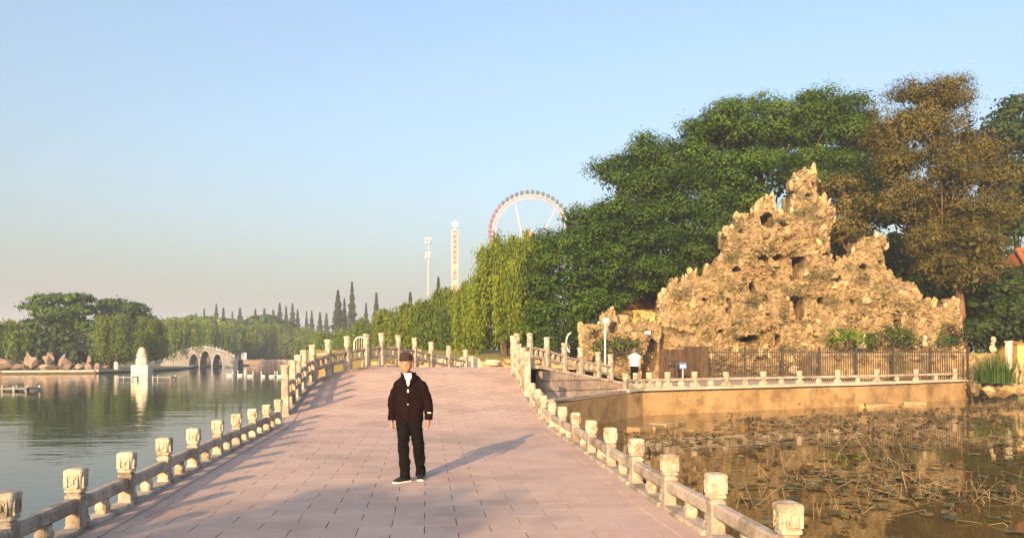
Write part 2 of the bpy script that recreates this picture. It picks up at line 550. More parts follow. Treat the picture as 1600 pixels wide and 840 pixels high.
# the tiles nearest the camera and in its view are objects of their own
inview = lambda c: abs(c.x / max(c.y, .1)) < 0.7 and c.y > 5.6
tiles.sort(key=lambda q: (not inview(q[0]), q[0].y))
one = tile_mesh(TW, TD).mesh('paving_tile', M['tile'])
rotz = math.atan2(AY.y, AY.x)
far_tiles = MB()
for k, (c, s, wd) in enumerate(tiles):
    z0 = zdeck(c.y)
    pitch = math.atan2(zdeck(c.y + .15) - zdeck(c.y - .15), .3)
    if k < 300:
        link('paving_tile', one if wd > TW - .01 else tile_mesh(wd, TD).mesh('paving_tile', M['tile']), promenade, (c.x, c.y, z0 + rnd.uniform(-.0005, .0005)), rot=(pitch, rnd.uniform(-.0015, .0015), rotz))
    else:
        R = Matrix.Rotation(rotz, 3, 'Z') @ Matrix.Rotation(pitch, 3, 'X')
        tm_ = tile_mesh(wd, TD)
        far_tiles.add([R @ Vector(v) + Vector((c.x, c.y, z0)) for v in tm_.v], tm_.f)
o = far_tiles.build('paving_tiles', M['tile'], promenade)
o['kind'] = 'stuff'

# smooth border strips along both edges of the paving
for edge, sgn in ((edge_l, 1), (edge_r, -1)):
    mb = MB()
    pts = [p for p in edge if p.y > 0.5]
    prev = None
    vs, fs = [], []
    for i, p in enumerate(pts):
        a, b = pts[max(i - 1, 0)], pts[min(i + 1, len(pts) - 1)]
        dd = (b - a); dd.z = 0; dd.normalize()
        lat = Vector((dd.y, -dd.x, 0)) * sgn
        for off, dz in ((.08, -.05), (.08, .012), (.30, .012), (.30, -.05)):
            q = p + lat * off
            vs.append((q.x, q.y, p.z + dz))
    for i in range(len(pts) - 1):
        for j in range(3):
            fs.append((4 * i + j, 4 * i + j + 1, 4 * i + 5 + j, 4 * i + 4 + j))
    mb.add(vs, fs)
    mb.build('border_strip', M['tile'], promenade)


# ================================================================== BALUSTRADES
def low_post():
    """square shaft with a grooved neck"""
    m = MB()
    m.rings([(0, 0, -.06, .095, .095), (0, 0, .06, .095, .095), (0, 0, .07, .084, .084), (0, 0, .315, .082, .082), (0, 0, .325, .094, .094), (0, 0, .352, .094, .094), (0, 0, .36, .074, .074), (0, 0, .378, .074, .074)], 12, power=8)
    return m


def low_cap():
    m = MB()
    m.rings([(0, 0, .374, .080, .080), (0, 0, .384, .098, .098), (0, 0, .402, .098, .098), (0, 0, .412, .088, .088), (0, 0, .47, .090, .090), (0, 0, .52, .098, .098), (0, 0, .555, .110, .110), (0, 0, .58, .110, .110), (0, 0, .592, .098, .098), (0, 0, .60, .072, .072)], 16, power=6)
    for q in range(4):                     # carved panel on each face
        a = q * math.pi / 2
        ca, sa = math.cos(a), math.sin(a)
        for (u, z, w, h) in ((0, .548, .12, .014), (0, .424, .12, .012), (-.056, .486, .014, .11), (.056, .486, .014, .11), (.0, .49, .03, .06), (-.022, .465, .03, .02), (.024, .515, .03, .02)):
            x, y = .099, u
            m.box((ca * x - sa * y, sa * x + ca * y, z), (.022, w, h), a)
    return m


def high_post():
    m = MB()
    m.rings([(0, 0, -.08, .11, .11), (0, 0, .03, .11, .11), (0, 0, .045, .095, .095), (0, 0, .86, .092, .092), (0, 0, .875, .10, .10), (0, 0, .905, .10, .10), (0, 0, .92, .082, .082), (0, 0, .94, .082, .082)], 12, power=7)
    return m


def high_cap():
    m = MB()
    m.rings([(0, 0, .935, .088, .088), (0, 0, .95, .102, .102), (0, 0, .98, .10, .10), (0, 0, 1.0, .088, .088), (0, 0, 1.06, .092, .092), (0, 0, 1.2, .094, .094), (0, 0, 1.225, .108, .108), (0, 0, 1.285, .11, .11), (0, 0, 1.30, .09, .09)], 16, power=3.5)
    for q in range(8):                     # swirling relief round the drum
        a = q * math.pi / 4 + .2
        for k, z in enumerate((1.03, 1.10, 1.17)):
            m.box((.092 * math.cos(a + .3 * k), .092 * math.sin(a + .3 * k), z), (.03, .045, .042), a + .3 * k, .006)
    return m


def slim(m, f):
    m.v = [(x * f, y * f, z) for x, y, z in m.v]
    return m


LP, LC = slim(low_post(), .82).mesh('post', M['rail'], False), slim(low_cap(), .82).mesh('post_cap', M['cap'], False)
HP, HC = high_post().mesh('post', M['rail'], False), high_cap().mesh('post_cap', M['cap'], False)


def vase_mesh(h, w, t):
    m = MB()
    m.rings([(0, 0, 0, w * .72, t * .8), (0, 0, h * .12, w * .8, t * .9), (0, 0, h * .42, w, t), (0, 0, h * .62, w * .9, t * .95), (0, 0, h * .8, w * .62, t * .8), (0, 0, h, w * .8, t * .9)], 10, power=4)
    return m.mesh('baluster', M['cap'])


LV = vase_mesh(.15, .085, .06)
HV = vase_mesh(.235, .085, .05)
SV = vase_mesh(.19, .16, .05)
BR = MB(); BR.box((.145, 0, .04), (.13, .10, .08), 0, .012); BR.box((.13, 0, .115), (.10, .095, .07), 0, .012)
BRM = BR.mesh('bracket', M['cap'])


def balustrade(name, label, cat, posts, style, group=None):
    root = thing(name, label, cat, posts[0], group)
    n = len(posts)
    for i, p in enumerate(posts):
        a, b = posts[max(i - 1, 0)], posts[min(i + 1, n - 1)]
        rz = math.atan2(b.y - a.y, b.x - a.x)
        jz = rnd.uniform(-.012, .012)
        tilt = (rnd.uniform(-.015, .015), rnd.uniform(-.015, .015), rz + rnd.uniform(-.03, .03))
        pm, cm = (HP, HC) if style == 'high' else (LP, LC)
        po = link('post', pm, root, (p.x, p.y, p.z + jz), rot=tilt)
        co = bpy.data.objects.new('post_cap', cm); COL.objects.link(co); co.parent = po
        if rnd.random() < .5: co.rotation_euler.z = math.pi / 2
        if i == n - 1: break
        q = posts[i + 1]
        d = (q - p); d.z = 0; ln = d.length; d.normalize()
        e = .085
        A = p + (q - p) * (e / ln); B = q - (q - p) * (e / ln)
        rz = math.atan2(d.y, d.x)

        def bar(nm, sec, mat='rail', A=A, B=B):
            m = MB(); m.sweep(sec, A, B); return m.build(nm, M[mat], root)
        if style == 'low':
            bar('rail', rsec(.105, .13, .195 + rnd.uniform(-.006, .006), .022))
            bar('kerb', rsec(.22, .085, -.03, .02))
            mid = (A + B) / 2
            link('baluster', LV, root, (mid.x, mid.y, mid.z + .05), rotz=rz + rnd.uniform(-.05, .05))
            link('bracket', BRM, root, (p.x, p.y, p.z + .05), rotz=rz)
        elif style == 'shore':
            bar('rail', rsec(.12, .10, .27, .015))
            bar('kerb', rsec(.20, .09, -.02, .015))
            mid = (A + B) / 2
            link('baluster', SV, root, (mid.x, mid.y, mid.z + .07), rotz=rz)
            link('bracket', BRM, root, (p.x, p.y, p.z + .05), rotz=rz)
            link('bracket', BRM, root, (q.x, q.y, q.z + .05), rotz=rz + math.pi)
        else:
            bar('rail', rsec(.13, .10, .70, .03))
            bar('rail', rsec(.10, .07, .425, .012))
            bar('kerb', rsec(.24, .12, -.02, .015))
            for f in (.32, .68):
                c = A + (B - A) * f
                link('baluster', HV, root, (c.x, c.y, c.z + .485), rotz=rz)
            # lower panel: a stone frame with an opening
            m = MB()
            C1, C2 = A + (B - A) * .17, A + (B - A) * .83
            m.sweep(rsec(.07, .335, .095, .008), A, C1)
            m.sweep(rsec(.07, .335, .095, .008), C2, B)
            m.sweep(rsec(.068, .05, .378, .008), C1, C2)
            m.build('panel', M['rail'], root)
    return root


balustrade('stone_balustrade', 'low weathered stone balustrade between the causeway and the lake', 'balustrade', left_low, 'low')
balustrade('stone_balustrade', 'low sunlit stone balustrade between the causeway and the lotus pond', 'balustrade', right_low, 'low')
balustrade('bridge_balustrade', 'tall stone bridge balustrade on the lake side curving over the crest', 'balustrade', left_high, 'high')
balustrade('bridge_balustrade', 'tall stone bridge balustrade on the pond side descending to the path', 'balustrade', right_high + right_wing, 'high')

# ---- balustrade along the far shore of the pond
def on_coping(px):
    for (a, ya), (b, yb) in zip(coping_px, coping_px[1:]):
        if a <= px <= b:
            return PZ(px, ya + (yb - ya) * (px - a) / (b - a), 0.45)


shore_posts = []
for px in (979, 995, 1016, 1045, 1087, 1137, 1195, 1252, 1312, 1374, 1435, 1496):
    p = on_coping(px); p.y += .22; p.z = 0.45; shore_posts.append(p)
balustrade('shore_balustrade', 'very low pale stone railing along the far bank of the lotus pond', 'balustrade', shore_posts, 'shore')

# ---- pond wall, coping slabs and the ledge at its foot
wl = thing('pond_wall', 'ochre rendered retaining wall along the far side of the lotus pond', 'wall', (wall_r[0][0], wall_r[0][1], ZW))
mb = MB()
pts = [(c.x, c.y) for c in coping] + [(22.9, 38.9)]
for (x0, y0), (x1, y1) in zip(pts, pts[1:]):
    mb.sweep(rsec(.30, .93, ZW - .1 + 0.0, .004), (x0, y0 + .12, 0), (x1, y1 + .12, 0))
mb.build('wall', M['pondwall'], wl)
allc = coping
for i, (a, b) in enumerate(zip(allc, allc[1:])):
    n = max(1, int((b - a).length / 1.1))
    for k in range(n):
        A, B = a.lerp(b, k / n), a.lerp(b, (k + 1) / n)
        m = MB(); m.sweep(rsec(.46 if i > 1 else .24, .09 if i > 1 else .07, -.055 + rnd.uniform(-.006, .006), .012), A + (B - A) * .006, B - (B - A) * .006)
        for v in range(len(m.v)): m.v[v] = (m.v[v][0], m.v[v][1] + .15, m.v[v][2])
        m.build('coping', M['coping'] if i > 1 else M['block'], wl)
led = [PZ(px, py, ZW + .06) for px, py in ((935, 681), (990, 672), (1060, 658), (1150, 648), (1250, 640.5), (1350, 634), (1440, 629))]
for i, (a, b) in enumerate(zip(led, led[1:])):
    if rnd.random() < .2: continue
    n = 4
    for k in range(n):
        if i > 2 and rnd.random() < .35: continue
        A, B = a.lerp(b, k / n), a.lerp(b, (k + .97) / n)
        m = MB(); m.sweep(rsec(rnd.uniform(.3, .55), .16, -.1, .02), A + Vector((0, rnd.uniform(-.1, .1), rnd.uniform(-.03, .02))), B + Vector((0, rnd.uniform(-.1, .1), rnd.uniform(-.03, .02))))
        m.build('footing', M['pondwall'], wl)

# ---- the bridge: side walls with an arch, wing wall of coursed blocks
br = thing('stone_bridge', 'humped stone bridge with pink-grey block wing wall and an arch opening', 'bridge', (0.6, 28, ZW))
A, B = Vector((0.86, 29.15, 0)), Vector((4.75, 32.6, 0))
ln = (B - A).length


def wing_top(f):
    return 1.20 + (0.42 - 1.20) * f


d = (B - A).normalized()
out_n = Vector((d.y, -d.x, 0))
ch, z = .40, ZW
r_i = 0
while z < 1.2:
    x = 0.0
    bl = .8 if r_i % 2 else 1.15
    while x < ln:
        x1 = min(x + bl, ln)
        xs = x
        if z < .75:                                   # the arch bites into the first blocks
            xs = max(x, .34 * math.sqrt(max(0.0, 1 - ((z + .2) / 1.1) ** 2)))
        zt = min(z + ch, max(wing_top(xs / ln), wing_top(x1 / ln)))
        if zt > z + .06 and x1 > xs + .1:
            za, zb = min(z + ch, wing_top(xs / ln)), min(z + ch, wing_top(x1 / ln))
            if min(za, zb) > z + .01:
                dep = .25 + rnd.uniform(0, .02)
                g = .016
                P0, P1 = A + d * (xs + g), A + d * (x1 - g)
                m = MB()
                vs = []
                for P, t in ((P0, za), (P1, zb)):
                    for off, zz in ((0, z + g), (dep, z + g), (dep, t - g), (0, t - g)):
                        q = P + out_n * off; vs.append((q.x, q.y, zz))
                m.loftidx(vs, 4)
                m.build('stone_block', M['block'], br)
        x = x1; bl = 1.15
    z += ch; r_i += 1
m = MB()                                              # mortar body behind the blocks
vs = []
for f in (.1, 1.0):
    P = A + d * (ln * f)
    for off, zz in ((-.5, ZW - .3), (.20, ZW - .3), (.20, wing_top(f) - .03), (-.5, wing_top(f) - .03)):
        q = P + out_n * off; vs.append((q.x, q.y, zz))
m.loftidx(vs, 4); m.build('wall', M['joint'], br)
m = MB(); m.sweep(rsec(.34, .12, 0, .02), A + d * -.05 + out_n * .12 + Vector((0, 0, 1.18)), B + out_n * .12 + Vector((0, 0, .40)))
m.build('coping', M['rail'], br)
# side walls under the bridge deck on the pond side, open below an arch
m = MB()
K = 24
vs, fs = [], []
for k in range(K + 1):
    y = 23.0 + (29.3 - 23.0) * k / K
    u = (y - 26.9) / 2.1
    zb = ZW - .5 if abs(u) > 1 else ZW + 1.35 * math.sqrt(max(0, 1 - u * u))
    x = edge_x(edge_r, y) + .12
    vs += [(x, y, min(zb, zdeck(y) - .2)), (x, y, zdeck(y) - .01), (-6.2, y, min(zb, zdeck(y) - .2))]
for k in range(K):
    fs += [(3 * k, 3 * k + 1, 3 * k + 4, 3 * k + 3), (3 * k, 3 * k + 3, 3 * k + 5, 3 * k + 2)]
m.add(vs, fs); m.build('arch', M['block'], br)
#@@PEOPLE

# ================================================================== PEOPLE
def cloth_mat(name, c, rough=0.9, scale=14.0):
    m = plain(name, c, rough, 0, 0.18, scale, 0.35)
    for n in m.node_tree.nodes:
        if n.type == 'BSDF_PRINCIPLED': n.inputs['Specular IOR Level'].default_value = 0.08
    return m


M['jacket'] = cloth_mat('dark_maroon_cloth', (0.010, 0.0045, 0.0055))
M['trousers'] = cloth_mat('black_cloth', (0.006, 0.005, 0.006))
M['shirt'] = cloth_mat('white_cloth', (0.70, 0.68, 0.66))
M['skin'] = plain('skin', (0.42, 0.22, 0.14), 0.6, 0, 0.06)
M['capcloth'] = cloth_mat('brown_cap_cloth', (0.045, 0.03, 0.026))
M['hair'] = plain('grey_hair', (0.10, 0.09, 0.085), 0.8)
M['shoe'] = plain('black_shoe', (0.012, 0.011, 0.012), 0.5)
M['sole'] = plain('white_sole', (0.75, 0.73, 0.70), 0.6)
M['zip'] = plain('pale_zip', (0.75, 0.74, 0.72), 0.4)
M['eye'] = plain('dark_eye', (0.02, 0.015, 0.012), 0.3)


def fuse(mb, name, mat, parent, voxel=0.008, smooth=4, wrinkle=0.0, wscale=9.0, sub=None):
    """join overlapping lofts into one continuous skin"""
    me = mb.mesh(name, mat)
    o = bpy.data.objects.new(name, me); COL.objects.link(o)
    r = o.modifiers.new('r', 'REMESH'); r.mode = 'VOXEL'; r.voxel_size = voxel
    s = o.modifiers.new('s', 'SMOOTH'); s.iterations = smooth; s.factor = 0.5
    dg = bpy.context.evaluated_depsgraph_get()
    nm = bpy.data.meshes.new_from_object(o.evaluated_get(dg))
    nm.name = name
    bpy.data.objects.remove(o)
    if wrinkle:
        ns = [v.normal.copy() for v in nm.vertices]
        for v, n in zip(nm.vertices, ns):
            p = Vector((v.co.x * wscale, v.co.y * wscale, v.co.z * wscale * .8))
            v.co += n * (wrinkle * mnoise.noise(p) + wrinkle * .6 * mnoise.noise(Vector((p.x * 1.3, p.y, p.z * 2.6))))
    nm.materials.clear(); nm.materials.append(mat)
    nm.shade_smooth()
    c = bpy.data.objects.new(name, nm); COL.objects.link(c); c.parent = parent
    return c


def person(label, loc, rotz, scale, kit):
    root = thing('person', label, 'person', loc, None, rotz, scale)
    hx, hy = kit['head']                    # sideways and forward place of the head
    b = MB()

    def hd(m, a=0, z=None):
        for i in range(a, len(m.v) if z is None else z):
            x, y, zz = m.v[i]
            m.v[i] = (hx + (x - hx) * 1.06, hy + (y - hy) * 1.04, 1.47 + (zz - 1.47) * 1.02 - .018)
    # head, neck
    b.rings([(hx + .002, hy - .030, 1.462, .030, .032), (hx, hy - .022, 1.478, .050, .058), (hx, hy - .012, 1.505, .062, .078), (hx, hy - .004, 1.54, .070, .090), (hx, hy, 1.575, .075, .096), (hx, hy + .002, 1.61, .077, .098), (hx, hy + .004, 1.645, .072, .092), (hx, hy + .006, 1.672, .055, .07), (hx, hy + .006, 1.69, .025, .035)], 16)
    b.rings([(hx * .6 + kit['cx'] * .4, hy + .03, 1.36, .062, .062), (hx * .8 + kit['cx'] * .2, hy + .02, 1.42, .054, .056), (hx, hy + .012, 1.50, .052, .058)], 12)
    b.rings([(hx, hy - .088, 1.575, .010, .012), (hx, hy - .100, 1.55, .014, .018), (hx, hy - .098, 1.532, .017, .02), (hx, hy - .082, 1.524, .012, .014)], 8)   # nose
    b.rings([(hx, hy - .079, 1.508, .022, .012), (hx, hy - .083, 1.500, .026, .012), (hx, hy - .079, 1.490, .022, .012)], 8)      # lips
    for sx in (-1, 1):
        b.rings([(hx + sx * .075, hy + .012, 1.525, .008, .012), (hx + sx * .083, hy + .015, 1.55, .011, .02), (hx + sx * .085, hy + .018, 1.575, .011, .022), (hx + sx * .078, hy + .016, 1.595, .008, .015)], 8)
        b.rings([(hx + sx * .03, hy - .082, 1.592, .026, .016), (hx + sx * .03, hy - .086, 1.600, .024, .012)], 8)   # brow
    hd(b)
    # torso and legs under the clothes
    cx = kit['cx']
    b.rings([(cx, .01, .80, .15, .10), (cx, .01, 1.0, .16, .10), (cx, 0, 1.22, .16, .10), (cx, 0, 1.31, .13, .08), (cx, .01, 1.38, .06, .055)], 16)
    for hip, knee, ank in kit['legs']:
        b.rings([(hip[0], hip[1], .86, .08, .085), (knee[0], knee[1], .46, .052, .06), (ank[0], ank[1], .30, .045, .055), (ank[0], ank[1], .07, .034, .042)], 12)
    # arms and hands
    for sgn, sh, el, wr in kit['arms']:
        b.rings([(sh[0] * .8 + cx * .2, sh[1], sh[2] - .03, .03, .035), (sh[0], sh[1], sh[2] - .09, .045, .05), (el[0], el[1], el[2], .038, .042), (wr[0], wr[1], wr[2], .026, .03)], 12)
        wx, wy, wz = wr
        b.rings([(wx, wy, wz + .01, .024, .028), (wx, wy - .005, wz - .03, .022, .036), (wx, wy - .008, wz - .075, .021, .042), (wx, wy - .008, wz - .095, .019, .040)], 12)
        for j, (dy, lf) in enumerate(((-.036, .066), (-.012, .078), (.012, .072), (.034, .056))):   # four unequal fingers, curled a little
            y0 = wy - .008 + dy
            z0 = wz - .088
            c = -sgn * .012
            b.tube([(wx, y0, z0 + .012), (wx + c * .3, y0, z0 - lf * .4), (wx + c * 1.4, y0 - .002, z0 - lf * .72), (wx + c * 2.9, y0 - .003, z0 - lf)], [.0105, .010, .009, .007], 8)
        b.tube([(wx, wy - .03, wz - .03), (wx - sgn * .006, wy - .055, wz - .06), (wx - sgn * .014, wy - .062, wz - .092), (wx - sgn * .018, wy - .058, wz - .115)], [.014, .0125, .011, .008], 8)
    body = fuse(b, 'body', M['skin'], root, 0.0065, 3)
    for sx in (-1, 1):
        e = MB(); e.rings([(hx + sx * .031, hy - .084, 1.566, .004, .004), (hx + sx * .031, hy - .087, 1.572, .012, .006), (hx + sx * .031, hy - .084, 1.578, .004, .004)], 8)
        hd(e)
        eo = bpy.data.objects.new('eye', e.mesh('eye', M['eye'])); COL.objects.link(eo); eo.parent = body
    # trousers: pelvis and two legs
    t = MB()
    hem = kit['hem']
    t.rings([(cx, .005, .93, .165, .12), (cx, .005, .86, .185, .125), (cx, .005, .80, .185, .125), (cx, .005, .745, .14, .10)], 18)
    for hip, knee, ank in kit['legs']:
        rs = [(hip[0], hip[1], .86, .092, .112), (hip[0], hip[1], .74, .094, .110), ((hip[0] + knee[0]) / 2, (hip[1] + knee[1]) / 2, .60, .084, .096)]
        rs += [(knee[0], knee[1] - .008, .46, .074, .085)]
        if hem < .4: rs += [((knee[0] + ank[0]) / 2, (knee[1] + ank[1]) / 2, .28, .070, .083), (ank[0], ank[1], .12, .062, .082), (ank[0], ank[1] + .005, hem, .064, .09)]
        t.rings(rs, 16)
    fuse(t, 'trousers', M['trousers'], root, 0.008, 4, .016, 11)
    # coat or shirt
    j = MB()
    f = kit['fat']
    zh = kit['coat_hem']
    j.rings([(cx, .0, zh, .205 * f, .145 * f), (cx, 0, zh + .04, .212 * f, .15 * f), (cx, -.005, 1.02, .215 * f, .15 * f), (cx, -.005, 1.18, .215 * f, .148 * f), (cx, 0, 1.28, .205 * f, .138 * f), (cx, .003, 1.345, .168 * f, .115 * f), (cx, .01, 1.395, .118 * f, .09), (cx * .7 + hx * .3, .012, 1.44, .076, .078)], 22)
    for sgn, sh, el, wr in kit['arms']:
        rs = [(sh[0] * .62 + cx * .38, sh[1], sh[2] + .02, .05, .06), (sh[0] * .9 + cx * .1, sh[1], sh[2] - .015, .068 * f, .08), (sh[0], sh[1], sh[2] - .07, .078 * f, .085), ((sh[0] + el[0]) / 2, (sh[1] + el[1]) / 2, (sh[2] + el[2]) / 2 - .02, .072 * f, .08)]
        if kit['sleeve'] == 'long':
            rs += [(el[0], el[1], el[2], .070 * f, .078), ((el[0] + wr[0]) / 2, (el[1] + wr[1]) / 2, (el[2] + wr[2]) / 2, .066 * f, .072), (wr[0], wr[1], wr[2] + .05, .064 * f, .068), (wr[0], wr[1], wr[2] - .025, .060, .064)]
        j.rings(rs, 16)
    nm, mt = kit['coat']
    coat = fuse(j, nm, M[mt], root, 0.008, 4, .014, 9)
    if kit['sleeve'] == 'long':
        # collar wings, shirt front in the V, zip and tags
        for sx in (-1, 1):
            c = MB()
            vs = [(cx + sx * .010 - .02 * (sx < 0), -.148, 1.245), (cx + sx * .085, -.115, 1.375), (cx + sx * .090 + (hx - cx) * .3, -.005, 1.440), (cx + sx * .068 + (hx - cx) * .5, -.075, 1.425), (cx + sx * .022, -.140, 1.33)]
            v2 = [(x + sx * .012, y - .012, z) for x, y, z in vs]
            n = len(vs)
            c.add(vs + v2, [tuple(range(n)), tuple(range(2 * n - 1, n - 1, -1))] + [(i, (i + 1) % n, n + (i + 1) % n, n + i) for i in range(n)])
            co = bpy.data.objects.new('collar', c.mesh('collar', M['jacket'])); COL.objects.link(co); co.parent = coat
        s = MB()
        s.add([(cx - .008, -.152, 1.26), (cx + .008, -.152, 1.26), (cx + .042, -.128, 1.36), (cx + .050 + (hx - cx) * .4, -.075, 1.425), (cx - .050 + (hx - cx) * .4, -.075, 1.425), (cx - .042, -.128, 1.36)], [(0, 1, 2, 5), (5, 2, 3, 4)])
        s.add([(x, y + .03, z) for x, y, z in s.v[:6]], [(5, 2, 1, 0), (4, 3, 2, 5)])
        so = bpy.data.objects.new('shirt', s.mesh('shirt', M['shirt'])); COL.objects.link(so); so.parent = root
        z = MB(); z.box((cx, -.160, 1.195), (.020, .012, .045), 0, .004); z.box((cx, -.164, 1.02), (.012, .012, .018), 0, .003)
        zo = bpy.data.objects.new('zip_pull', z.mesh('zip_pull', M['zip'])); COL.objects.link(zo); zo.parent = coat
        z = MB(); z.tube([(cx, -.150, 1.24), (cx, -.156, 1.1), (cx, -.157, .95), (cx, -.152, zh + .02)], .004, 5)
        zo = bpy.data.objects.new('zip', z.mesh('zip', M['trousers'])); COL.objects.link(zo); zo.parent = coat
        sgn, sh, el, wr = kit['arms'][1]
        z = MB(); z.box((wr[0] + .014, wr[1] - .070, wr[2] + .075), (.044, .012, .018), 0.1, .003)
        zo = bpy.data.objects.new('cuff_badge', z.mesh('cuff_badge', M['zip'])); COL.objects.link(zo); zo.parent = coat
    # shoes
    for hip, knee, ank in kit['legs']:
        to = kit['toe'][0 if ank[0] < kit['split'] else 1]
        sh = MB(); so = MB()
        for k, (y, w, zt) in enumerate(((.075, .026, .055), (.06, .036, .085), (.01, .040, .10), (-.06, .043, .075), (-.13, .046, .055), (-.175, .036, .042), (-.195, .015, .030))):
            pass
        prof = [(.075, .026, .055), (.06, .036, .085), (.01, .040, .10), (-.06, .043, .078), (-.13, .046, .056), (-.175, .036, .044), (-.195, .015, .032)]
        ca, sa = math.cos(to), math.sin(to)

        def put(m, rows):
            pts = []
            for y, w, z0, z1 in rows:
                for u, zz in ((-w, z0), (w, z0), (w, z0 + (z1 - z0) * .6), (w * .6, z1), (-w * .6, z1), (-w, z0 + (z1 - z0) * .6)):
                    pts.append((ank[0] + ca * u - sa * y, ank[1] + sa * u + ca * y, zz))
            m.loftidx(pts, 6)
        put(sh, [(y, w, .016, zt) for y, w, zt in prof])
        put(so, [(y - (.004 if y < 0 else -.004), w + .004, .0, .022) for y, w, zt in prof])
        a = bpy.data.objects.new('shoe', sh.mesh('shoe', M['shoe'], True)); COL.objects.link(a); a.parent = root
        c = bpy.data.objects.new('sole', so.mesh('sole', M['sole'])); COL.objects.link(c); c.parent = a
    # hair and cap
    h = MB()
    h.rings([(hx, hy + .030, 1.51, .066, .07), (hx, hy + .026, 1.56, .080, .080), (hx, hy + .022, 1.61, .083, .084), (hx, hy + .012, 1.65, .079, .092), (hx, hy + .010, 1.685, .056, .07), (hx, hy + .010, 1.70, .02, .03)], 18)
    hd(h)
    ho = bpy.data.objects.new('hair', h.mesh('hair', M['hair'], True)); COL.objects.link(ho); ho.parent = body
    if kit['cap']:
        c = MB()
        c.rings([(hx, hy, 1.612, .084, .104), (hx, hy, 1.645, .085, .105), (hx, hy - .002, 1.675, .080, .10), (hx, hy, 1.705, .062, .08), (hx, hy, 1.716, .02, .03)], 20)
        c.rings([(hx - .010, hy - .06, 1.618, .076, .06), (hx - .012, hy - .075, 1.614, .074, .066), (hx - .012, hy - .078, 1.606, .070, .062)], 18)
        hd(c)
        fuse(c, 'cap', M['capcloth'], root, .006, 2)
    return root


man = person('walking man in dark zipped jacket and black trousers on the causeway', PZ(645, 750, 0), 0, 1.0, dict(
    head=(-.088, -.02), cx=-.042, fat=.90, coat_hem=.80, coat=('jacket', 'jacket'), sleeve='long', hem=.045, cap=True,
    legs=[((-.125, 0, .86), (-.115, -.06, .46), (-.085, -.10, .09)), ((.040, 0, .86), (.072, .02, .46), (.085, .14, .10))],
    arms=[(-1, (-.200, 0, 1.32), (-.282, .05, 1.06), (-.290, .07, .825)), (1, (.118, 0, 1.32), (.200, .0, 1.06), (.222, -.09, .835))],
    toe=(-.75, .12), split=0))
man2 = person('person in white shirt and dark trousers walking away beside the low pond railing', (5.33, 33.4, ZP), math.radians(190), .94, dict(
    head=(0, -.01), cx=0, fat=1.06, coat_hem=.84, coat=('shirt', 'shirt'), sleeve='short', hem=.05, cap=False,
    legs=[((-.09, 0, .86), (-.09, -.05, .46), (-.08, .08, .09)), ((.09, 0, .86), (.09, -.03, .46), (.08, -.12, .09))],
    arms=[(-1, (-.215, 0, 1.355), (-.26, .04, 1.08), (-.25, -.02, .83)), (1, (.215, 0, 1.355), (.26, .04, 1.08), (.25, -.02, .83))],
    toe=(-.1, .1), split=0))
#@@ROCKS

# ================================================================== ROCKWORK
def hull_rock(seed, n=16, squash=(1, 1, 1), sub=False):
    r = random.Random(seed)
    bm = bmesh.new()
    for _ in range(n):
        v = Vector((r.gauss(0, 1), r.gauss(0, 1), r.gauss(0, 1))).normalized() * r.uniform(.75, 1.0)
        bm.verts.new((v.x * squash[0], v.y * squash[1], v.z * squash[2]))
    res = bmesh.ops.convex_hull(bm, input=bm.verts)
    junk = [g for g in res['geom_interior'] if isinstance(g, bmesh.types.BMVert)]
    if junk: bmesh.ops.delete(bm, geom=junk, context='VERTS')
    if sub:
        bmesh.ops.subdivide_edges(bm, edges=bm.edges, cuts=1, use_grid_fill=True, smooth=.35)
        bmesh.ops.triangulate(bm, faces=bm.faces)
        for v in bm.verts: v.co += v.co.normalized() * .10 * mnoise.noise(v.co * 2.1 + Vector((seed, 0, 0)))
    bm.normal_update()
    return bm


def rock_mesh(seed, mat, n=16, squash=(1, 1, 1), sub=False):
    bm = hull_rock(seed, n, squash, sub)
    me = bpy.data.meshes.new('stone')
    bm.to_mesh(me); bm.free()
    me.materials.append(mat)
    return me


ROCKS = [rock_mesh(100 + k, M['rock'], 18) for k in range(9)]
PALES = [rock_mesh(200 + k, M['rockpale'], 18) for k in range(4)]
SMALL = []
for k in range(8):
    bm = hull_rock(300 + k, 10)
    bm.verts.ensure_lookup_table()
    for i, v in enumerate(bm.verts): v.index = i
    SMALL.append(([v.co.copy() for v in bm.verts], [tuple(v.index for v in f.verts) for f in bm.faces]))
    bm.free()


def inside(poly, x, y):
    r = np.zeros(x.shape, bool)
    n = len(poly)
    for i in range(n):
        (x0, y0), (x1, y1) = poly[i], poly[(i + 1) % n]
        c = ((y0 > y) != (y1 > y)) & (x < (x1 - x0) * (y - y0) / (y1 - y0 + 1e-12) + x0)
        r ^= c
    return r


def dist_poly(poly, x, y):
    best = np.full(x.shape, 1e9)
    n = len(poly)
    for i in range(n):
        (x0, y0), (x1, y1) = poly[i], poly[(i + 1) % n]
        dx, dy = x1 - x0, y1 - y0
        t = np.clip(((x - x0) * dx + (y - y0) * dy) / (dx * dx + dy * dy + 1e-12), 0, 1)
        best = np.minimum(best, np.hypot(x - x0 - t * dx, y - y0 - t * dy))
    return best


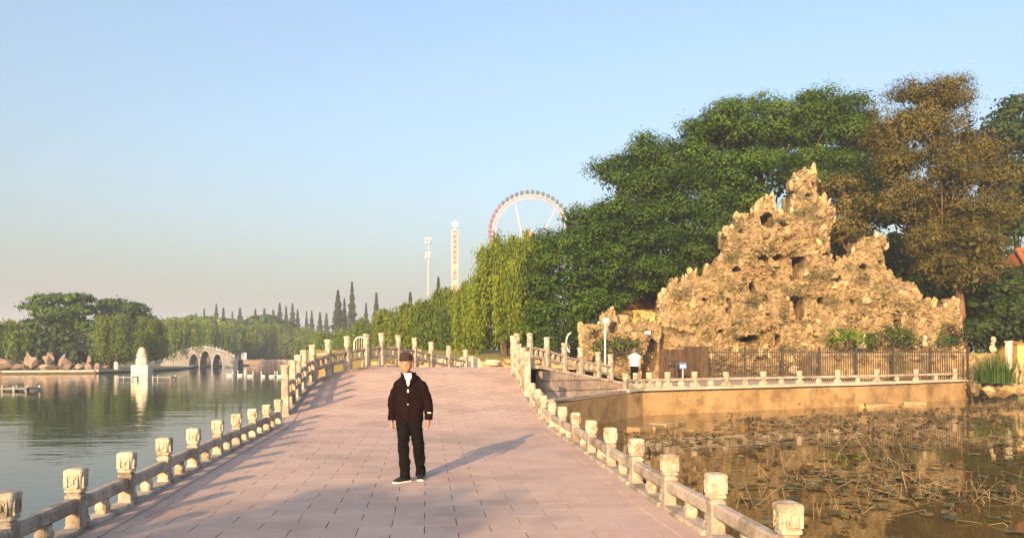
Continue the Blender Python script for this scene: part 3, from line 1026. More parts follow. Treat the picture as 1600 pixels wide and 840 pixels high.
def rockery(label, outline, D, holes, n_big, n_small, seed, lean=2.2, thick=1.6, step=.095, z0=ZP - .3, big=(.13, .36), hgrow=1.12):
    """an artificial mountain: a mortared core with openings, faced with single stones"""
    r = random.Random(seed)
    tall = max(HY - py for px, py in outline)

    def at(px, py):                          # the face leans back with height
        d = D + lean * max(0, (HY - py) / tall) - .3
        return ((px - 800) / F * d, H + (HY - py) / F * d)
    poly = [at(px, py) for px, py in outline]
    hol = [[at(px, py) for px, py in h] for h in holes]
    xs = np.arange(min(p[0] for p in poly) - step, max(p[0] for p in poly) + step, step)
    zs = np.arange(z0, max(p[1] for p in poly) + step, step)
    X, Z = np.meshgrid(xs, zs, indexing='ij')
    # break the outline up so that the core's edge is ragged too
    jx = np.array([[mnoise.noise(Vector((x * 2.2, z * 2.2, seed))) for z in zs] for x in xs]) * .10
    jz = np.array([[mnoise.noise(Vector((x * 1.7, z * 1.7, seed + 9.5))) for z in zs] for x in xs]) * .10
    ins = inside(poly, X + jx, Z + jz)
    E = dist_poly(poly, X + jx, Z + jz)
    E = np.where(Z < H - 1.0, np.maximum(E, .8), E)
    hm = np.zeros(X.shape, bool)
    for h in hol:
        mx, mz = sum(p[0] for p in h) / len(h), sum(p[1] for p in h) / len(h)
        hm |= inside([(mx + (x - mx) * hgrow, mz + (z - mz) * hgrow) for x, z in h], X + jx * .4, Z + jz * .4)
    q = np.clip(E / thick, 0, 1)
    bul = np.sqrt(1 - (1 - q) ** 2) * thick
    ZT = max(p[1] for p in poly)
    rough = np.zeros(X.shape)
    for i, x in enumerate(xs):
        for k, z in enumerate(zs):
            p = Vector((x, z, seed * 3.1))
            dd, _ = mnoise.voronoi(Vector((x * 1.6, z * .6, seed * 3.1)))
            d2, _ = mnoise.voronoi(Vector((x * 3.0, z * 2.1, seed)))
            d3, _ = mnoise.voronoi(Vector((x * 5.2, z * 6.5, seed)))
            rough[i, k] = mnoise.noise(p * .45) * .9 + (dd[1] - dd[0]) * .55 + (d2[1] - d2[0]) * .40 + (d3[1] - d3[0]) * .22 - max(0, mnoise.noise(p * 1.9) - .28) * 1.3
    Y = D + lean * (Z - z0) / (ZT - z0) - bul - (rough - .35) * np.clip(q * 1.6, .3, 1)
    front = Y.copy()
    YB = D + lean * (Z - z0) / (ZT - z0) + bul * .9 + .1
    idx = np.full(X.shape, -1); idb = idx.copy()
    cell = ins[:-1, :-1] & ins[1:, :-1] & ins[:-1, 1:] & ins[1:, 1:] & ~hm[:-1, :-1]
    used = np.zeros(X.shape, bool)
    for a, b in ((slice(None, -1), slice(None, -1)), (slice(1, None), slice(None, -1)), (slice(None, -1), slice(1, None)), (slice(1, None), slice(1, None))):
        used[a, b] |= cell
    ii = np.argwhere(used)
    verts, faces = [], []
    for i, k in ii:
        idx[i, k] = len(verts); verts.append((X[i, k], Y[i, k], Z[i, k]))
        idb[i, k] = len(verts); verts.append((X[i, k], YB[i, k], Z[i, k]))
    nx, nz = cell.shape
    for i, k in np.argwhere(cell):
        a, b, c, d = (i, k), (i + 1, k), (i + 1, k + 1), (i, k + 1)
        faces.append((idx[a], idx[b], idx[c], idx[d])); faces.append((idb[d], idb[c], idb[b], idb[a]))
        for (p, s, oi, ok) in ((a, b, i, k - 1), (b, c, i + 1, k), (c, d, i, k + 1), (d, a, i - 1, k)):
            if not (0 <= oi < nx and 0 <= ok < nz and cell[oi, ok]):
                faces.append((idx[p], idb[p], idb[s], idx[s]))
    base = Vector((sum(p[0] for p in poly) / len(poly), D, z0))
    root = thing('rockery', label, 'rockery', base)
    me = bpy.data.meshes.new('core')
    me.from_pydata([(x - base.x, y - base.y, z - base.z) for x, y, z in verts], [], [tuple(int(v) for v in f) for f in faces])
    me.materials.append(M['mortar']); me.shade_flat()
    link('core', me, root, base)
    back = MB()
    for h in hol:                            # the dark inner rock behind each opening
        mx, mz = sum(p[0] for p in h) / len(h), sum(p[1] for p in h) / len(h)
        wx, wz = max(p[0] for p in h) - min(p[0] for p in h), max(p[1] for p in h) - min(p[1] for p in h)
        back.box((mx + .35, D + lean * (mz - z0) / (ZT - z0) + thick * .9 + .55, mz), (wx * 1.5 + 1.0, .3, wz * 1.5 + .7))
    bo = back.build('inner_rock', M['mortar'], root); bo['kind'] = 'stuff'
    # facing stones
    hg = hm.copy()
    for a_, b_ in ((1, 0), (-1, 0), (0, 1), (0, -1), (2, 0), (-2, 0)): hg |= np.roll(np.roll(hm, a_, 0), b_, 1)
    cand = [(i, k) for i, k in np.argwhere(cell) if not hg[i, k]]
    r.shuffle(cand)
    placed = []
    nb = 0

    def far_enough(x, z, s):
        return all((x - a) ** 2 + (z - b) ** 2 > (.62 * (s + c)) ** 2 for a, b, c in placed)
    edge_first = sorted(cand, key=lambda c: (E[c[0], c[1]] > .22))
    for pas, lst in enumerate((edge_first, cand)):
        for i, k in lst:
            if nb >= (n_big * .4 if pas == 0 else n_big): break
            if pas == 0 and E[i, k] > .22: break
            s = r.uniform(*big) * (1.0 if pas else .85)
            x, z = X[i, k] + r.uniform(-.05, .05), Z[i, k] + r.uniform(-.05, .05)
            if not far_enough(x, z, s): continue
            placed.append((x, z, s)); nb += 1
            pale = r.random() < .06
            me = r.choice(PALES if pale else ROCKS)
            upright = pas == 0 and r.random() < .75
            tallone = r.random() < .35
            sc = (s * r.uniform(.7, 1.15), s * r.uniform(.7, 1.0), s * (r.uniform(1.3, 2.6) if upright else (r.uniform(1.1, 1.7) if tallone else r.uniform(.45, .85))))
            link('stone', me, root, (x, front[i, k] + s * r.uniform(.0, .35), z + (s * .35 if upright else 0)), rot=(r.uniform(-.3, .3), r.uniform(-.35, .35), r.uniform(0, 6.28)), scale=sc)
    sm = MB()
    for n in range(n_small):
        i, k = cand[(n * 7) % len(cand)]
        s = r.uniform(.04, .13)
        vs, fs = r.choice(SMALL)
        R = Matrix.Rotation(r.uniform(0, 6.28), 3, 'Y') @ Matrix.Rotation(r.uniform(0, 6.28), 3, 'X')
        S = Vector((s * r.uniform(.8, 1.5), s, s * r.uniform(.6, 1.1)))
        c = Vector((X[i, k] + r.uniform(-.06, .06), front[i, k] + r.uniform(-.05, .1), Z[i, k] + r.uniform(-.06, .06)))
        sm.add([Vector((a.x * S.x, a.y * S.y, a.z * S.z)) + c for a in [R @ v for v in vs]], fs)
    o = sm.build('small_stones', M['rock'], root)
    o['kind'] = 'stuff'
    return root


main_outline = [(1025, 590), (1027, 500), (1028, 470), (1035, 455), (1048, 440), (1050, 432), (1060, 438), (1075, 432), (1080, 420), (1087, 432), (1098, 430), (1103, 418), (1100, 410), (1107, 408), (1112, 412), (1120, 402), (1130, 393), (1133, 375), (1131, 362), (1137, 350), (1145, 350), (1150, 335), (1157, 332), (1163, 342), (1172, 342), (1178, 322), (1180, 316), (1186, 316), (1190, 306), (1197, 303), (1205, 312), (1210, 328), (1222, 334), (1232, 320), (1238, 300), (1233, 285), (1240, 275), (1252, 262), (1262, 272), (1270, 266), (1279, 280), (1275, 300), (1282, 310), (1290, 320), (1300, 323), (1304, 340), (1298, 350), (1296, 370), (1297, 400), (1302, 415), (1310, 410), (1313, 398), (1320, 405), (1325, 398), (1333, 390), (1337, 376), (1345, 380), (1350, 368), (1365, 366), (1375, 364), (1388, 374), (1389, 389), (1381, 391), (1380, 405), (1385, 420), (1395, 428), (1400, 436), (1405, 434), (1412, 442), (1417, 436), (1428, 444), (1432, 455), (1438, 465), (1445, 470), (1450, 462), (1460, 474), (1470, 478), (1475, 475), (1478, 466), (1490, 464), (1497, 480), (1500, 505), (1503, 590)]


def ell(x, y, a, b, n=10):
    return [(x + a * math.cos(2 * math.pi * k / n), y + b * math.sin(2 * math.pi * k / n)) for k in range(n)]


main_holes = [ell(1191, 349, 9, 12), [(1226, 406), (1243, 408), (1242, 424), (1237, 424), (1234, 440), (1227, 440)], [(1227, 468), (1247, 468), (1246, 476), (1243, 500), (1238, 500), (1229, 488)], [(1126, 470), (1131, 470), (1129, 496), (1125, 490)], ell(1182, 408, 9, 4), ell(1140, 426, 7, 3), ell(1207, 406, 8, 4), [(1283, 441), (1302, 435), (1303, 441), (1288, 447)], ell(1336, 422, 6, 4), ell(1338, 437, 3, 5), ell(1280, 401, 6, 2.5), ell(1160, 531, 11, 5), ell(1168, 452, 6, 9), ell(1275, 472, 5, 5), ell(1316, 475, 4, 4), ell(1362, 412, 4, 3), ell(1264, 293, 3, 3), ell(1255, 310, 4, 2.5), ell(1215, 355, 5, 4), ell(1150, 366, 4, 3), ell(1186, 470, 3, 6), ell(1390, 505, 6, 5), ell(1096, 470, 4, 3), ell(1115, 520, 5, 3), ell(1203, 533, 4, 8)]
rockery('towering golden limestone rockery with jagged peak and dark cave openings', main_outline, 42.0, main_holes, 300, 9000, 3)
side_outline = [(903, 600), (904, 520), (908, 508), (918, 506), (930, 510), (940, 498), (946, 484), (954, 478), (962, 484), (966, 500), (976, 508), (984, 500), (992, 506), (1000, 500), (1002, 490), (1012, 492), (1018, 500), (1026, 496), (1034, 505), (1036, 600)]
side_holes = [[(1000, 600), (1004, 562), (1010, 545), (1016, 532), (1024, 540), (1024, 560), (1018, 580), (1016, 600)], ell(956, 512, 6, 9), ell(925, 520, 4, 4)]
rockery('low brown rock grotto with a dark cave mouth beside the tall rockery', side_outline, 40.6, side_holes, 70, 500, 5, lean=.6, thick=1.0, big=(.12, .30))

# ---- boulders on the left bank of the lake (reddish) and round the reed clump at the right end of the pond
bould = [(8, 578, 22, 24, 'wide rust boulder at the left edge of the lake shore'), (30, 581, 13, 14, 'small dark boulder at the foot of the wide rust boulder'), (52, 576, 17, 26, 'tall rust-brown boulder behind the lakeside edging'), (78, 580, 19, 16, 'low flat grey-brown boulder on the lake shore'), (74, 566, 12, 18, 'peaked pink boulder standing behind the flat grey-brown one'), (99, 573, 12, 20, 'upright brown boulder amid the lakeside rocks'), (110, 580, 13, 14, 'squat tan boulder right of the upright brown boulder'), (78, 552, 9, 8, 'round pinkish boulder topping the lakeside rock pile'), (124, 580, 12, 13, 'pale angular boulder beside the squat tan boulder'), (140, 578, 10, 14, 'dark wedge-shaped boulder on the lake shore'), (152, 579, 11, 16, 'rounded grey boulder near the right end of the rock pile'), (139, 562, 9, 10, 'small pink boulder on top of the dark wedge-shaped one'), (45, 560, 10, 12, 'pink boulder peeping over the tall rust-brown one'), (168, 581, 7, 8, 'smallest boulder at the right end of the rock pile')]
for k, (px, py, w, h, lab) in enumerate(bould):
    D = 96.0 + (580 - py) * .12
    p = PD(px, py, D); p.z = -.25
    me = rock_mesh(500 + k, M['redrock'], 17, (1, .8, 1))
    s = D / F
    top = H + (HY - (py - h * .8)) / F * D
    zc = max(.3, (top + -.3) / 2)
    o = link('boulder', me, None, (p.x, p.y, zc), rotz=rnd.uniform(0, 6), scale=(w * s * .9, w * s * .8, (top + .35) / 2 * 1.1))
    tag(o, lab, 'boulder', 'rust boulders on the lake shore')

bank = [(1520, 605, 15, 12, 'pale rock at the end of the pond wall'), (1545, 610, 15, 10, 'flat ochre rock below the reed clump at the waterline'), (1572, 608, 16, 12, 'broad tan rock at the waterline right of the reeds'), (1597, 606, 14, 14, 'large tan rock at the right edge of the pond'), (1527, 585, 11, 15, 'upright weathered rock left of the reed clump'), (1522, 566, 10, 13, 'tall pitted rock topping the pile left of the reeds'), (1585, 585, 10, 20, 'upright cracked rock right of the reed clump'), (1599, 578, 9, 22, 'tall grey rock at the far right of the pond bank'), (1536, 596, 9, 9, 'small rounded rock tucked under the reeds'), (1562, 598, 10, 9, 'small ochre rock at the foot of the reeds'), (1508, 600, 9, 8, 'little rock wedged under the end of the pond coping')]
for k, (px, py, w, h, lab) in enumerate(bank):
    D = 37.4 + (610 - py) * .06
    p = PD(px, py, D)
    me = rock_mesh(600 + k, M['rock'], 15, (1, .8, 1))
    s = D / F
    zb = ZW - .1 if py > 594 else p.z - h * s
    tag(link('bank_rock', me, None, (p.x, p.y, p.z), rotz=rnd.uniform(0, 6), scale=(w * s * 1.25, w * s * 1.1, h * s * 1.35)), lab, 'rock', 'rocks round the reed clump')
    # the heap's earth below it is one small rock more
mb = MB(); mb.box((25.4, 41.0, .1), (5.4, 2.2, 1.6), -.1, .3); o = mb.build('bank_terrain', M['soil']); o['kind'] = 'structure'
for px, py, w, h, lab, D in ((1552, 538, 9, 14, 'white scholar stone standing behind the reed clump', 39.6), (1347, 532, 12, 14, 'white scholar stone on the shrub bed before the rockery', 39.6), (1445, 532, 8, 10, 'small white scholar stone below the dark rock pile', 39.8)):
    s = D / F
    root = thing('scholar_stone', lab, 'stone', PD(px, py + h, D), 'white scholar stones')
    for j, (dx, dz, a, b) in enumerate(((0, -.5, .75, .55), (-.1, .05, .5, .5), (.12, .5, .42, .5), (-.2, .65, .25, .3))):
        p = PD(px + dx * w, py - dz * h, D)
        me = rock_mesh(700 + j + int(px), M['rockpale'], 16, (1, .8, 1), True)
        link('stone', me, root, p, rotz=j, scale=(w * s * a, w * s * a, h * s * b))
#@@TREES

# ================================================================== TREES AND PLANTS
mb = MB(); mb.box((20.2, 40.6, 1.05), (9.6, 2.8, 1.5), 0, .15); o = mb.build('bed_terrain', M['mortar']); o['kind'] = 'structure'
for k in range(34):                        # rough stones facing the raised bed
    link('stone', ROCKS[k % 9], o, (15.6 + 9.2 * rnd.random(), 39.2 + rnd.uniform(-.05, .15), .5 + 1.3 * rnd.random()), rotz=rnd.uniform(0, 6), scale=rnd.uniform(.18, .36))


def quads_mesh(name, P, tint, mat):
    """P: (n,4,3) quads, tint: (n,) leaf tint"""
    n = len(P)
    me = bpy.data.meshes.new(name)
    me.vertices.add(n * 4); me.loops.add(n * 4); me.polygons.add(n)
    me.vertices.foreach_set('co', P.astype(np.float32).ravel())
    me.loops.foreach_set('vertex_index', np.arange(n * 4, dtype=np.int32))
    me.polygons.foreach_set('loop_start', np.arange(0, n * 4, 4, dtype=np.int32))
    a = me.attributes.new('tint', 'FLOAT', 'POINT')
    a.data.foreach_set('value', np.repeat(np.clip(tint, 0, 1), 4).astype(np.float32))
    me.update(); me.validate()
    me.materials.append(mat)
    return me


def unit(v):
    return v / (np.linalg.norm(v, axis=-1, keepdims=True) + 1e-9)


def leaf_quads(C, Nrm, size, aspect, g, bend=0.0):
    """rhombic leaves at C facing Nrm"""
    n = len(C)
    Nrm = unit(Nrm)
    t = unit(np.cross(Nrm, g.normal(size=(n, 3))))
    b = np.cross(Nrm, t)
    L_ = (size * g.uniform(.7, 1.3, n))[:, None]
    W = L_ * aspect
    return np.stack([C - t * L_, C + b * W - Nrm * L_ * .12, C + t * L_, C - b * W - Nrm * L_ * .12], axis=1)


def crown(lobes, per, size, g, flat=.5, clump=(.45, .9), aspect=.6, up=.8, shell=(.66, 1.06), dens=None):
    """leaves gathered in clumps over the surfaces of overlapping lobes (x,y,z,rx,ry,rz)"""
    Ps, Ts, centres = [], [], []
    for (x, y, z, a, b, c) in lobes:
        area = 4 * math.pi * ((a * b) ** 1.6 / 3 + (a * c) ** 1.6 / 3 + (b * c) ** 1.6 / 3) ** (1 / 1.6)
        m = max(4, int(area * (dens or 1.0)))
        dirs = unit(g.normal(size=(m, 3)))
        dirs[:, 2] = np.where(dirs[:, 2] < -.35, -dirs[:, 2], dirs[:, 2])
        rr = g.uniform(shell[0], shell[1], m)[:, None]
        cc = np.array([x, y, z]) + dirs * rr * np.array([a, b, c])
        cs = g.uniform(clump[0], clump[1], m)
        k = np.maximum(3, (per * cs ** 2).astype(int))
        ci = np.repeat(np.arange(m), k)
        n = len(ci)
        off = g.normal(size=(n, 3)) * .55
        # clumps droop at their rim like layered sprays
        rad = np.hypot(off[:, 0], off[:, 1])
        off[:, 2] = off[:, 2] * flat - .22 * rad ** 2 * flat
        C = cc[ci] + off * cs[ci][:, None]
        on = unit(off * np.array([1, 1, 1.6 / max(flat, .3)]))
        Nr = g.normal(size=(n, 3)) * .2 + on * .95 + np.array([0, 0, up * .5]) + dirs[ci] * .6
        Ps.append(leaf_quads(C, Nr, size, aspect, g))
        ct = g.uniform(.0, 1.0, m)
        Ts.append(ct[ci] + g.normal(0, .07, n))
        centres.append(cc)
    return np.concatenate(Ps), np.concatenate(Ts), np.concatenate(centres)


def sublobes(lobes, g, k, f):
    """break each lobe of a crown into smaller bosses with gaps between them"""
    out = []
    for (x, y, z, a, b, c) in lobes:
        ds = unit(g.normal(size=(k, 3)) + np.array([0, -.35, .25]))
        for d in ds:
            r = f * g.uniform(.75, 1.3)
            q = g.uniform(.5, .92)
            out.append((x + d[0] * a * q, y + d[1] * b * q, z + d[2] * c * q, a * r, b * r, c * r * .85))
    return out


def limbs(trunk_pts, trunk_r, tips, g, bark, n_twigs=40, r0=.12):
    m = MB()
    m.tube(trunk_pts, trunk_r, 9)
    top = [Vector(p) for p in trunk_pts]
    pick = g.choice(len(tips), min(n_twigs, len(tips)), replace=False)
    for i in pick:
        t = Vector(tips[i])
        s = top[int(g.integers(max(1, len(top) // 2), len(top)))]
        mid = s.lerp(t, .5) + Vector((g.normal() * .25, g.normal() * .25, g.uniform(0, .4)))
        m.tube([s, s.lerp(mid, .5), mid, t], [r0, r0 * .75, r0 * .5, r0 * .2], 5)
    return m


def tree(name, label, base, trunk_pts, trunk_r, lobes, leaf, bark, per=30, size=.14, seed=1, group=None, flat=.5, clump=(.45, .9), twigs=40, dens=1.0, aspect=.6, up=.8, cat='tree', r0=.12, shell=(.66, 1.06), core=False, boss=None):
    """coordinates in world space"""
    g = np.random.default_rng(seed)
    root = thing(name, label, cat, base, group)
    P, T, cc = crown(sublobes(lobes, g, *boss) if boss else lobes, per, size, g, flat, clump, aspect, up, shell, dens)
    if core:                                # inner leaves, with their shade put into the tint as a darker green
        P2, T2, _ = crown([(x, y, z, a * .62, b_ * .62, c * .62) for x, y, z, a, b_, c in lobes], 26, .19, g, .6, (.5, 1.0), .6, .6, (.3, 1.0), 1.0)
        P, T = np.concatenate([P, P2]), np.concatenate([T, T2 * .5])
    b = np.array(base)
    link('crown', quads_mesh('crown', P - b, T, M[leaf]), root, base)
    limbs(trunk_pts, trunk_r, cc, g, bark, twigs, r0).build('trunk', M[bark], root, True)
    return root


def lobe(px, py, d, rpx, rz=None, ry=None):
    p = PD(px, py, d); k = d / F
    return (p.x, p.y, p.z, rpx * k, (ry or rpx) * k, (rz or rpx) * k)


# ---- the big broadleaved trees behind the rockery
def trunk_line(px, d, top_py, r0, r1, lean=0.0):
    b = PD(px, HY, d); b.z = ZP
    t = PD(px, top_py, d)
    return [Vector((b.x + lean * f, b.y, ZP + (t.z - ZP) * f)) for f in (0, .3, .6, 1)], [r0, r0 * .8, r0 * .6, r1]


tl, tr = trunk_line(1200, 54, 260, .45, .2, -.6)
tree('broadleaf_tree', 'tallest broad green tree, domed over the rockery', tl[0], tl, tr,
     [lobe(1190, 215, 53, 100, 70), lobe(1110, 225, 52, 70, 60), lobe(1275, 220, 53, 80, 62), lobe(1340, 225, 54, 62, 62), lobe(1060, 265, 51, 60, 55), lobe(1150, 290, 50.5, 85, 60), lobe(1240, 285, 51.5, 80, 60), lobe(1320, 300, 52.5, 60, 60), lobe(1095, 335, 50, 60, 50), lobe(1165, 360, 50, 60, 50), lobe(1390, 260, 55, 50, 60)],
     'lf_green', 'bark', per=170, size=.085, seed=11, core=True, boss=(9, .42), dens=.95, twigs=60, r0=.11, clump=(.45, .95), flat=.55)
tl, tr = trunk_line(1010, 51, 330, .35, .16, .4)
tree('broadleaf_tree', 'layered green tree between the willow and the rockery', tl[0], tl, tr,
     [lobe(1010, 255, 50, 45, 45), lobe(975, 290, 49, 52, 48), lobe(1035, 305, 49, 62, 50), lobe(985, 350, 48, 65, 48), lobe(1060, 365, 48.5, 62, 48), lobe(1000, 405, 47.5, 62, 40), lobe(945, 380, 48, 52, 48), lobe(1075, 410, 48.5, 45, 32), lobe(1020, 440, 47.5, 42, 26)],
     'lf_green', 'bark', per=170, size=.08, seed=12, core=True, boss=(10, .44), dens=1.1, twigs=36, r0=.09, clump=(.42, .85), flat=.55)
tl, tr = trunk_line(895, 47, 400, .25, .12, .2)
tree('broadleaf_tree', 'dense lower green tree right of the big willow', tl[0], tl, tr,
     [lobe(905, 355, 47, 38, 34), lobe(885, 395, 46.5, 48, 40), lobe(925, 410, 46.5, 45, 40), lobe(870, 440, 46, 48, 38), lobe(910, 460, 46, 48, 38), lobe(875, 490, 45.5, 46, 34), lobe(925, 490, 46, 40, 28), lobe(850, 400, 47, 36, 36), lobe(845, 455, 46.5, 34, 34), lobe(850, 515, 46, 36, 28), lobe(895, 525, 45.5, 36, 22), lobe(940, 460, 46, 40, 30)],
     'lf_green', 'bark', per=170, size=.078, seed=13, core=True, boss=(7, .44), dens=1.2, twigs=24, r0=.07, clump=(.4, .8), flat=.55)

# ---- the russet conifer leaning beside the rockery
D = 44.0
tp = [PD(1511, 520, D), PD(1500, 470, D), PD(1494, 430, D), PD(1482, 360, D), PD(1470, 280, D + .6), PD(1462, 190, D + 1)]
tp[0].z = ZP
tree('conifer_tree', 'russet green conifer with a leaning bare trunk right of the rockery', tp[0], tp, [.26, .23, .21, .18, .13, .07],
     [lobe(1425, 160, 45.5, 42, 36), lobe(1480, 156, 45.2, 42, 34), lobe(1395, 210, 45, 45, 40), lobe(1455, 215, 44.5, 50, 42), lobe(1520, 222, 45, 46, 42), lobe(1395, 265, 44.6, 42, 36), lobe(1470, 275, 43.5, 55, 42), lobe(1545, 280, 45, 44, 44), lobe(1372, 322, 44, 32, 24), lobe(1425, 315, 44, 42, 32), lobe(1500, 330, 43.3, 52, 42), lobe(1557, 330, 44.6, 32, 40), lobe(1450, 378, 43, 36, 30), lobe(1512, 385, 43, 48, 40), lobe(1470, 415, 42.6, 34, 26), lobe(1530, 425, 43, 34, 26), lobe(1500, 430, 43, 30, 18)],
     'lf_brown', 'redbark', per=260, size=.066, seed=21, core=True, boss=(11, .44), flat=.85, clump=(.3, .62), dens=1.7, twigs=40, aspect=.5, up=.4, r0=.05)
tp = [PD(1330, 560, 46), PD(1328, 400, 46), PD(1318, 300, 46)]; tp[0].z = ZP
tree('conifer_tree', 'smaller russet conifer showing behind the rockery peak', tp[0], tp, [.2, .15, .06],
     [lobe(1312, 300, 46, 30, 30), lobe(1330, 335, 46.3, 32, 34), lobe(1318, 368, 46, 32, 30), lobe(1345, 395, 46.5, 30, 30)],
     'lf_brown', 'redbark', per=140, size=.11, seed=22, flat=.75, clump=(.35, .75), dens=2.0, twigs=12, aspect=.45, up=.4, r0=.06)
# dark evergreens behind
for k, (px, d, lob, lab) in enumerate((
        (1590, 58, [lobe(1580, 175, 58, 26, 24), lobe(1570, 215, 57, 40, 32), lobe(1610, 230, 57, 50, 40), lobe(1595, 290, 56, 50, 45), lobe(1610, 350, 56, 50, 45)], 'thin-topped dark evergreen at the right edge of the photo'),
        (1420, 56, [lobe(1325, 395, 55, 48, 50), lobe(1350, 335, 55, 45, 45), lobe(1395, 330, 55, 52, 50), lobe(1450, 360, 55, 60, 60), lobe(1400, 420, 54, 52, 50), lobe(1470, 440, 54, 55, 45), lobe(1520, 400, 56, 55, 60), lobe(1440, 480, 54, 60, 40)], 'dark evergreen filling the gap between rockery and russet conifer'),
        (1120, 56, [lobe(1090, 420, 55, 60, 45), lobe(1060, 455, 54, 48, 40), lobe(1140, 400, 55, 50, 40), lobe(1000, 460, 53, 46, 34), lobe(960, 450, 53, 46, 34)], 'shaded evergreen low behind the left shoulder of the rockery'))):
    tl, tr = trunk_line(px, d, 330 if k != 2 else 430, .25, .1)
    tree('evergreen_tree', lab, tl[0], tl, tr, lob, 'lf_dark', 'bark', per=44, size=.19, seed=30 + k, core=True, dens=1.5, twigs=14, r0=.08, group='dark evergreens behind the rockery')


# the park goes on to the right of the view
for k, (x, y, h_, lab) in enumerate(((29.5, 51, 9.5, 'broad tree behind the orange tiled pavilion'), (37, 47, 8.0, 'round tree on the pond bank right of the pavilion'), (45, 43, 9.0, 'spreading tree further along the pond bank'), (54, 37, 8.0, 'last tree along the right-hand pond bank'))):
    tl = [Vector((x, y, ZP)), Vector((x + .2, y, h_ * .3)), Vector((x, y, h_ * .6))]
    tree('broadleaf_tree', lab, tl[0], tl, [.3, .24, .16], [(x + dx * h_ * .3, y + dy * h_ * .2, h_ * (.62 + dz), h_ * .3, h_ * .28, h_ * .24) for dx, dy, dz in ((-.8, 0, -.12), (.8, .2, -.1), (0, -.6, .0), (0, .5, .12), (.3, -.2, -.25), (-.4, -.3, -.28))], 'lf_green', 'bark', per=60, size=.14, seed=140 + k, dens=.6, twigs=16, clump=(.6, 1.2), flat=.4, core=True)


# ---- shrubs
def shrub(label, lob, seed, leaf='lf_shrub', per=60, size=.07, flat=.9, base_d=None, dens=3.0):
    x, y = lob[0][0], lob[0][1]
    zb = min(l[2] - l[5] for l in lob)
    g = np.random.default_rng(seed)
    base = Vector((x, y, max(zb, ZP) if zb > 0 else zb))
    root = thing('shrub', label, 'shrub', base)
    P, T, cc = crown(lob, per * 4, size, g, flat, (.2, .4), .6, .6, (.6, 1.03), dens)
    link('crown', quads_mesh('crown', P - np.array(base), T, M[leaf]), root, base)
    m = MB()
    for i in range(5):
        t = cc[g.integers(len(cc))]
        m.tube([base, (Vector(t) + base) / 2, Vector(t)], [.03, .02, .008], 5)
    m.build('stems', M['bark'], root)
    return root


shrub('clipped green shrub beside the lamp post and the grotto', [lobe(965, 542, 38.4, 40, 17), lobe(940, 548, 38.4, 22, 14), lobe(985, 540, 38.5, 20, 14)], 41, size=.06)
shrub('olive grassy shrub at the foot of the tall rockery', [lobe(1322, 528, 39.6, 30, 18)], 42, 'lf_willowfar', dens=3.5)
shrub('rounded green shrub between the two white scholar stones', [lobe(1390, 528, 39.6, 36, 17), lobe(1365, 534, 39.5, 16, 12), lobe(1415, 534, 39.6, 18, 12)], 43)
shrub('dark flowering shrub below the leaning conifer trunk', [lobe(1500, 525, 41, 34, 18), lobe(1475, 535, 40.6, 22, 12)], 44, 'lf_dark')
shrub('big dark evergreen shrub under the orange tiled roof', [lobe(1560, 470, 44, 45, 45), lobe(1600, 460, 44, 45, 42), lobe(1545, 520, 43, 42, 28), lobe(1595, 520, 43, 42, 28), lobe(1585, 495, 42.6, 40, 34), lobe(1600, 445, 45, 36, 24)], 45, 'lf_dark', per=90, size=.13, dens=2.4)
shrub('dark hedge under the dense green tree beyond the pond-side bridge railing', [lobe(850, 540, 43, 30, 22), lobe(885, 535, 43.5, 30, 24), lobe(830, 550, 43.5, 22, 16), lobe(915, 535, 44, 26, 24)], 46, 'lf_dark', per=50, size=.11, dens=2.0)
shrub('dark shrub behind the foot of the leaning conifer trunk', [lobe(1510, 490, 46, 40, 34), lobe(1540, 530, 44.5, 36, 24), lobe(1480, 500, 47, 36, 34), lobe(1515, 535, 44, 30, 20), lobe(1530, 546, 43.6, 26, 18)], 47, 'lf_dark', per=50, size=.13, dens=2.0)
g = np.random.default_rng(5)
C = np.array([PD(1503, 518, 40.3)]) + g.normal(size=(40, 3)) * np.array([.35, .25, .2])
C = C[:16]
o = link('blossom', quads_mesh('blossom', leaf_quads(C, g.normal(size=(16, 3)) + [0, -1, 0], .06, .8, g), g.uniform(0, 1, 16), M['flower']))
tag(o, 'pink blossoms on the dark shrub below the conifer trunk', 'flowers', kind='stuff')


# ---- tufts growing on the rockery
g = np.random.default_rng(61)
TP, TT = [], []
for px, py, k in ((1160, 345, 40), (1140, 400, 60), (1225, 345, 30), (1180, 470, 60), (1100, 500, 80), (1270, 430, 40), (1255, 330, 30), (1240, 455, 70), (1340, 440, 60), (1375, 470, 50), (1140, 520, 70), (1300, 470, 50), (1420, 480, 40), (1060, 460, 40), (1205, 385, 40), (1275, 370, 40), (1330, 500, 120), (1210, 500, 60)):
    c0 = np.array(PD(px, py, 40.5 + (556 - py) / 294 * 1.9))
    n = k * 3
    C = c0 + g.normal(size=(n, 3)) * np.array([.28, .25, .2])
    TP.append(leaf_quads(C, g.normal(size=(n, 3)) * .6 + [0, -.5, .7], .055, .45, g)); TT.append(g.uniform(0, 1, n))
o = link('rock_plants', quads_mesh('rock_plants', np.concatenate(TP), np.concatenate(TT), M['lf_tuft']))
tag(o, 'small olive tufts growing in the crevices of the tall rockery', 'plants', kind='stuff')


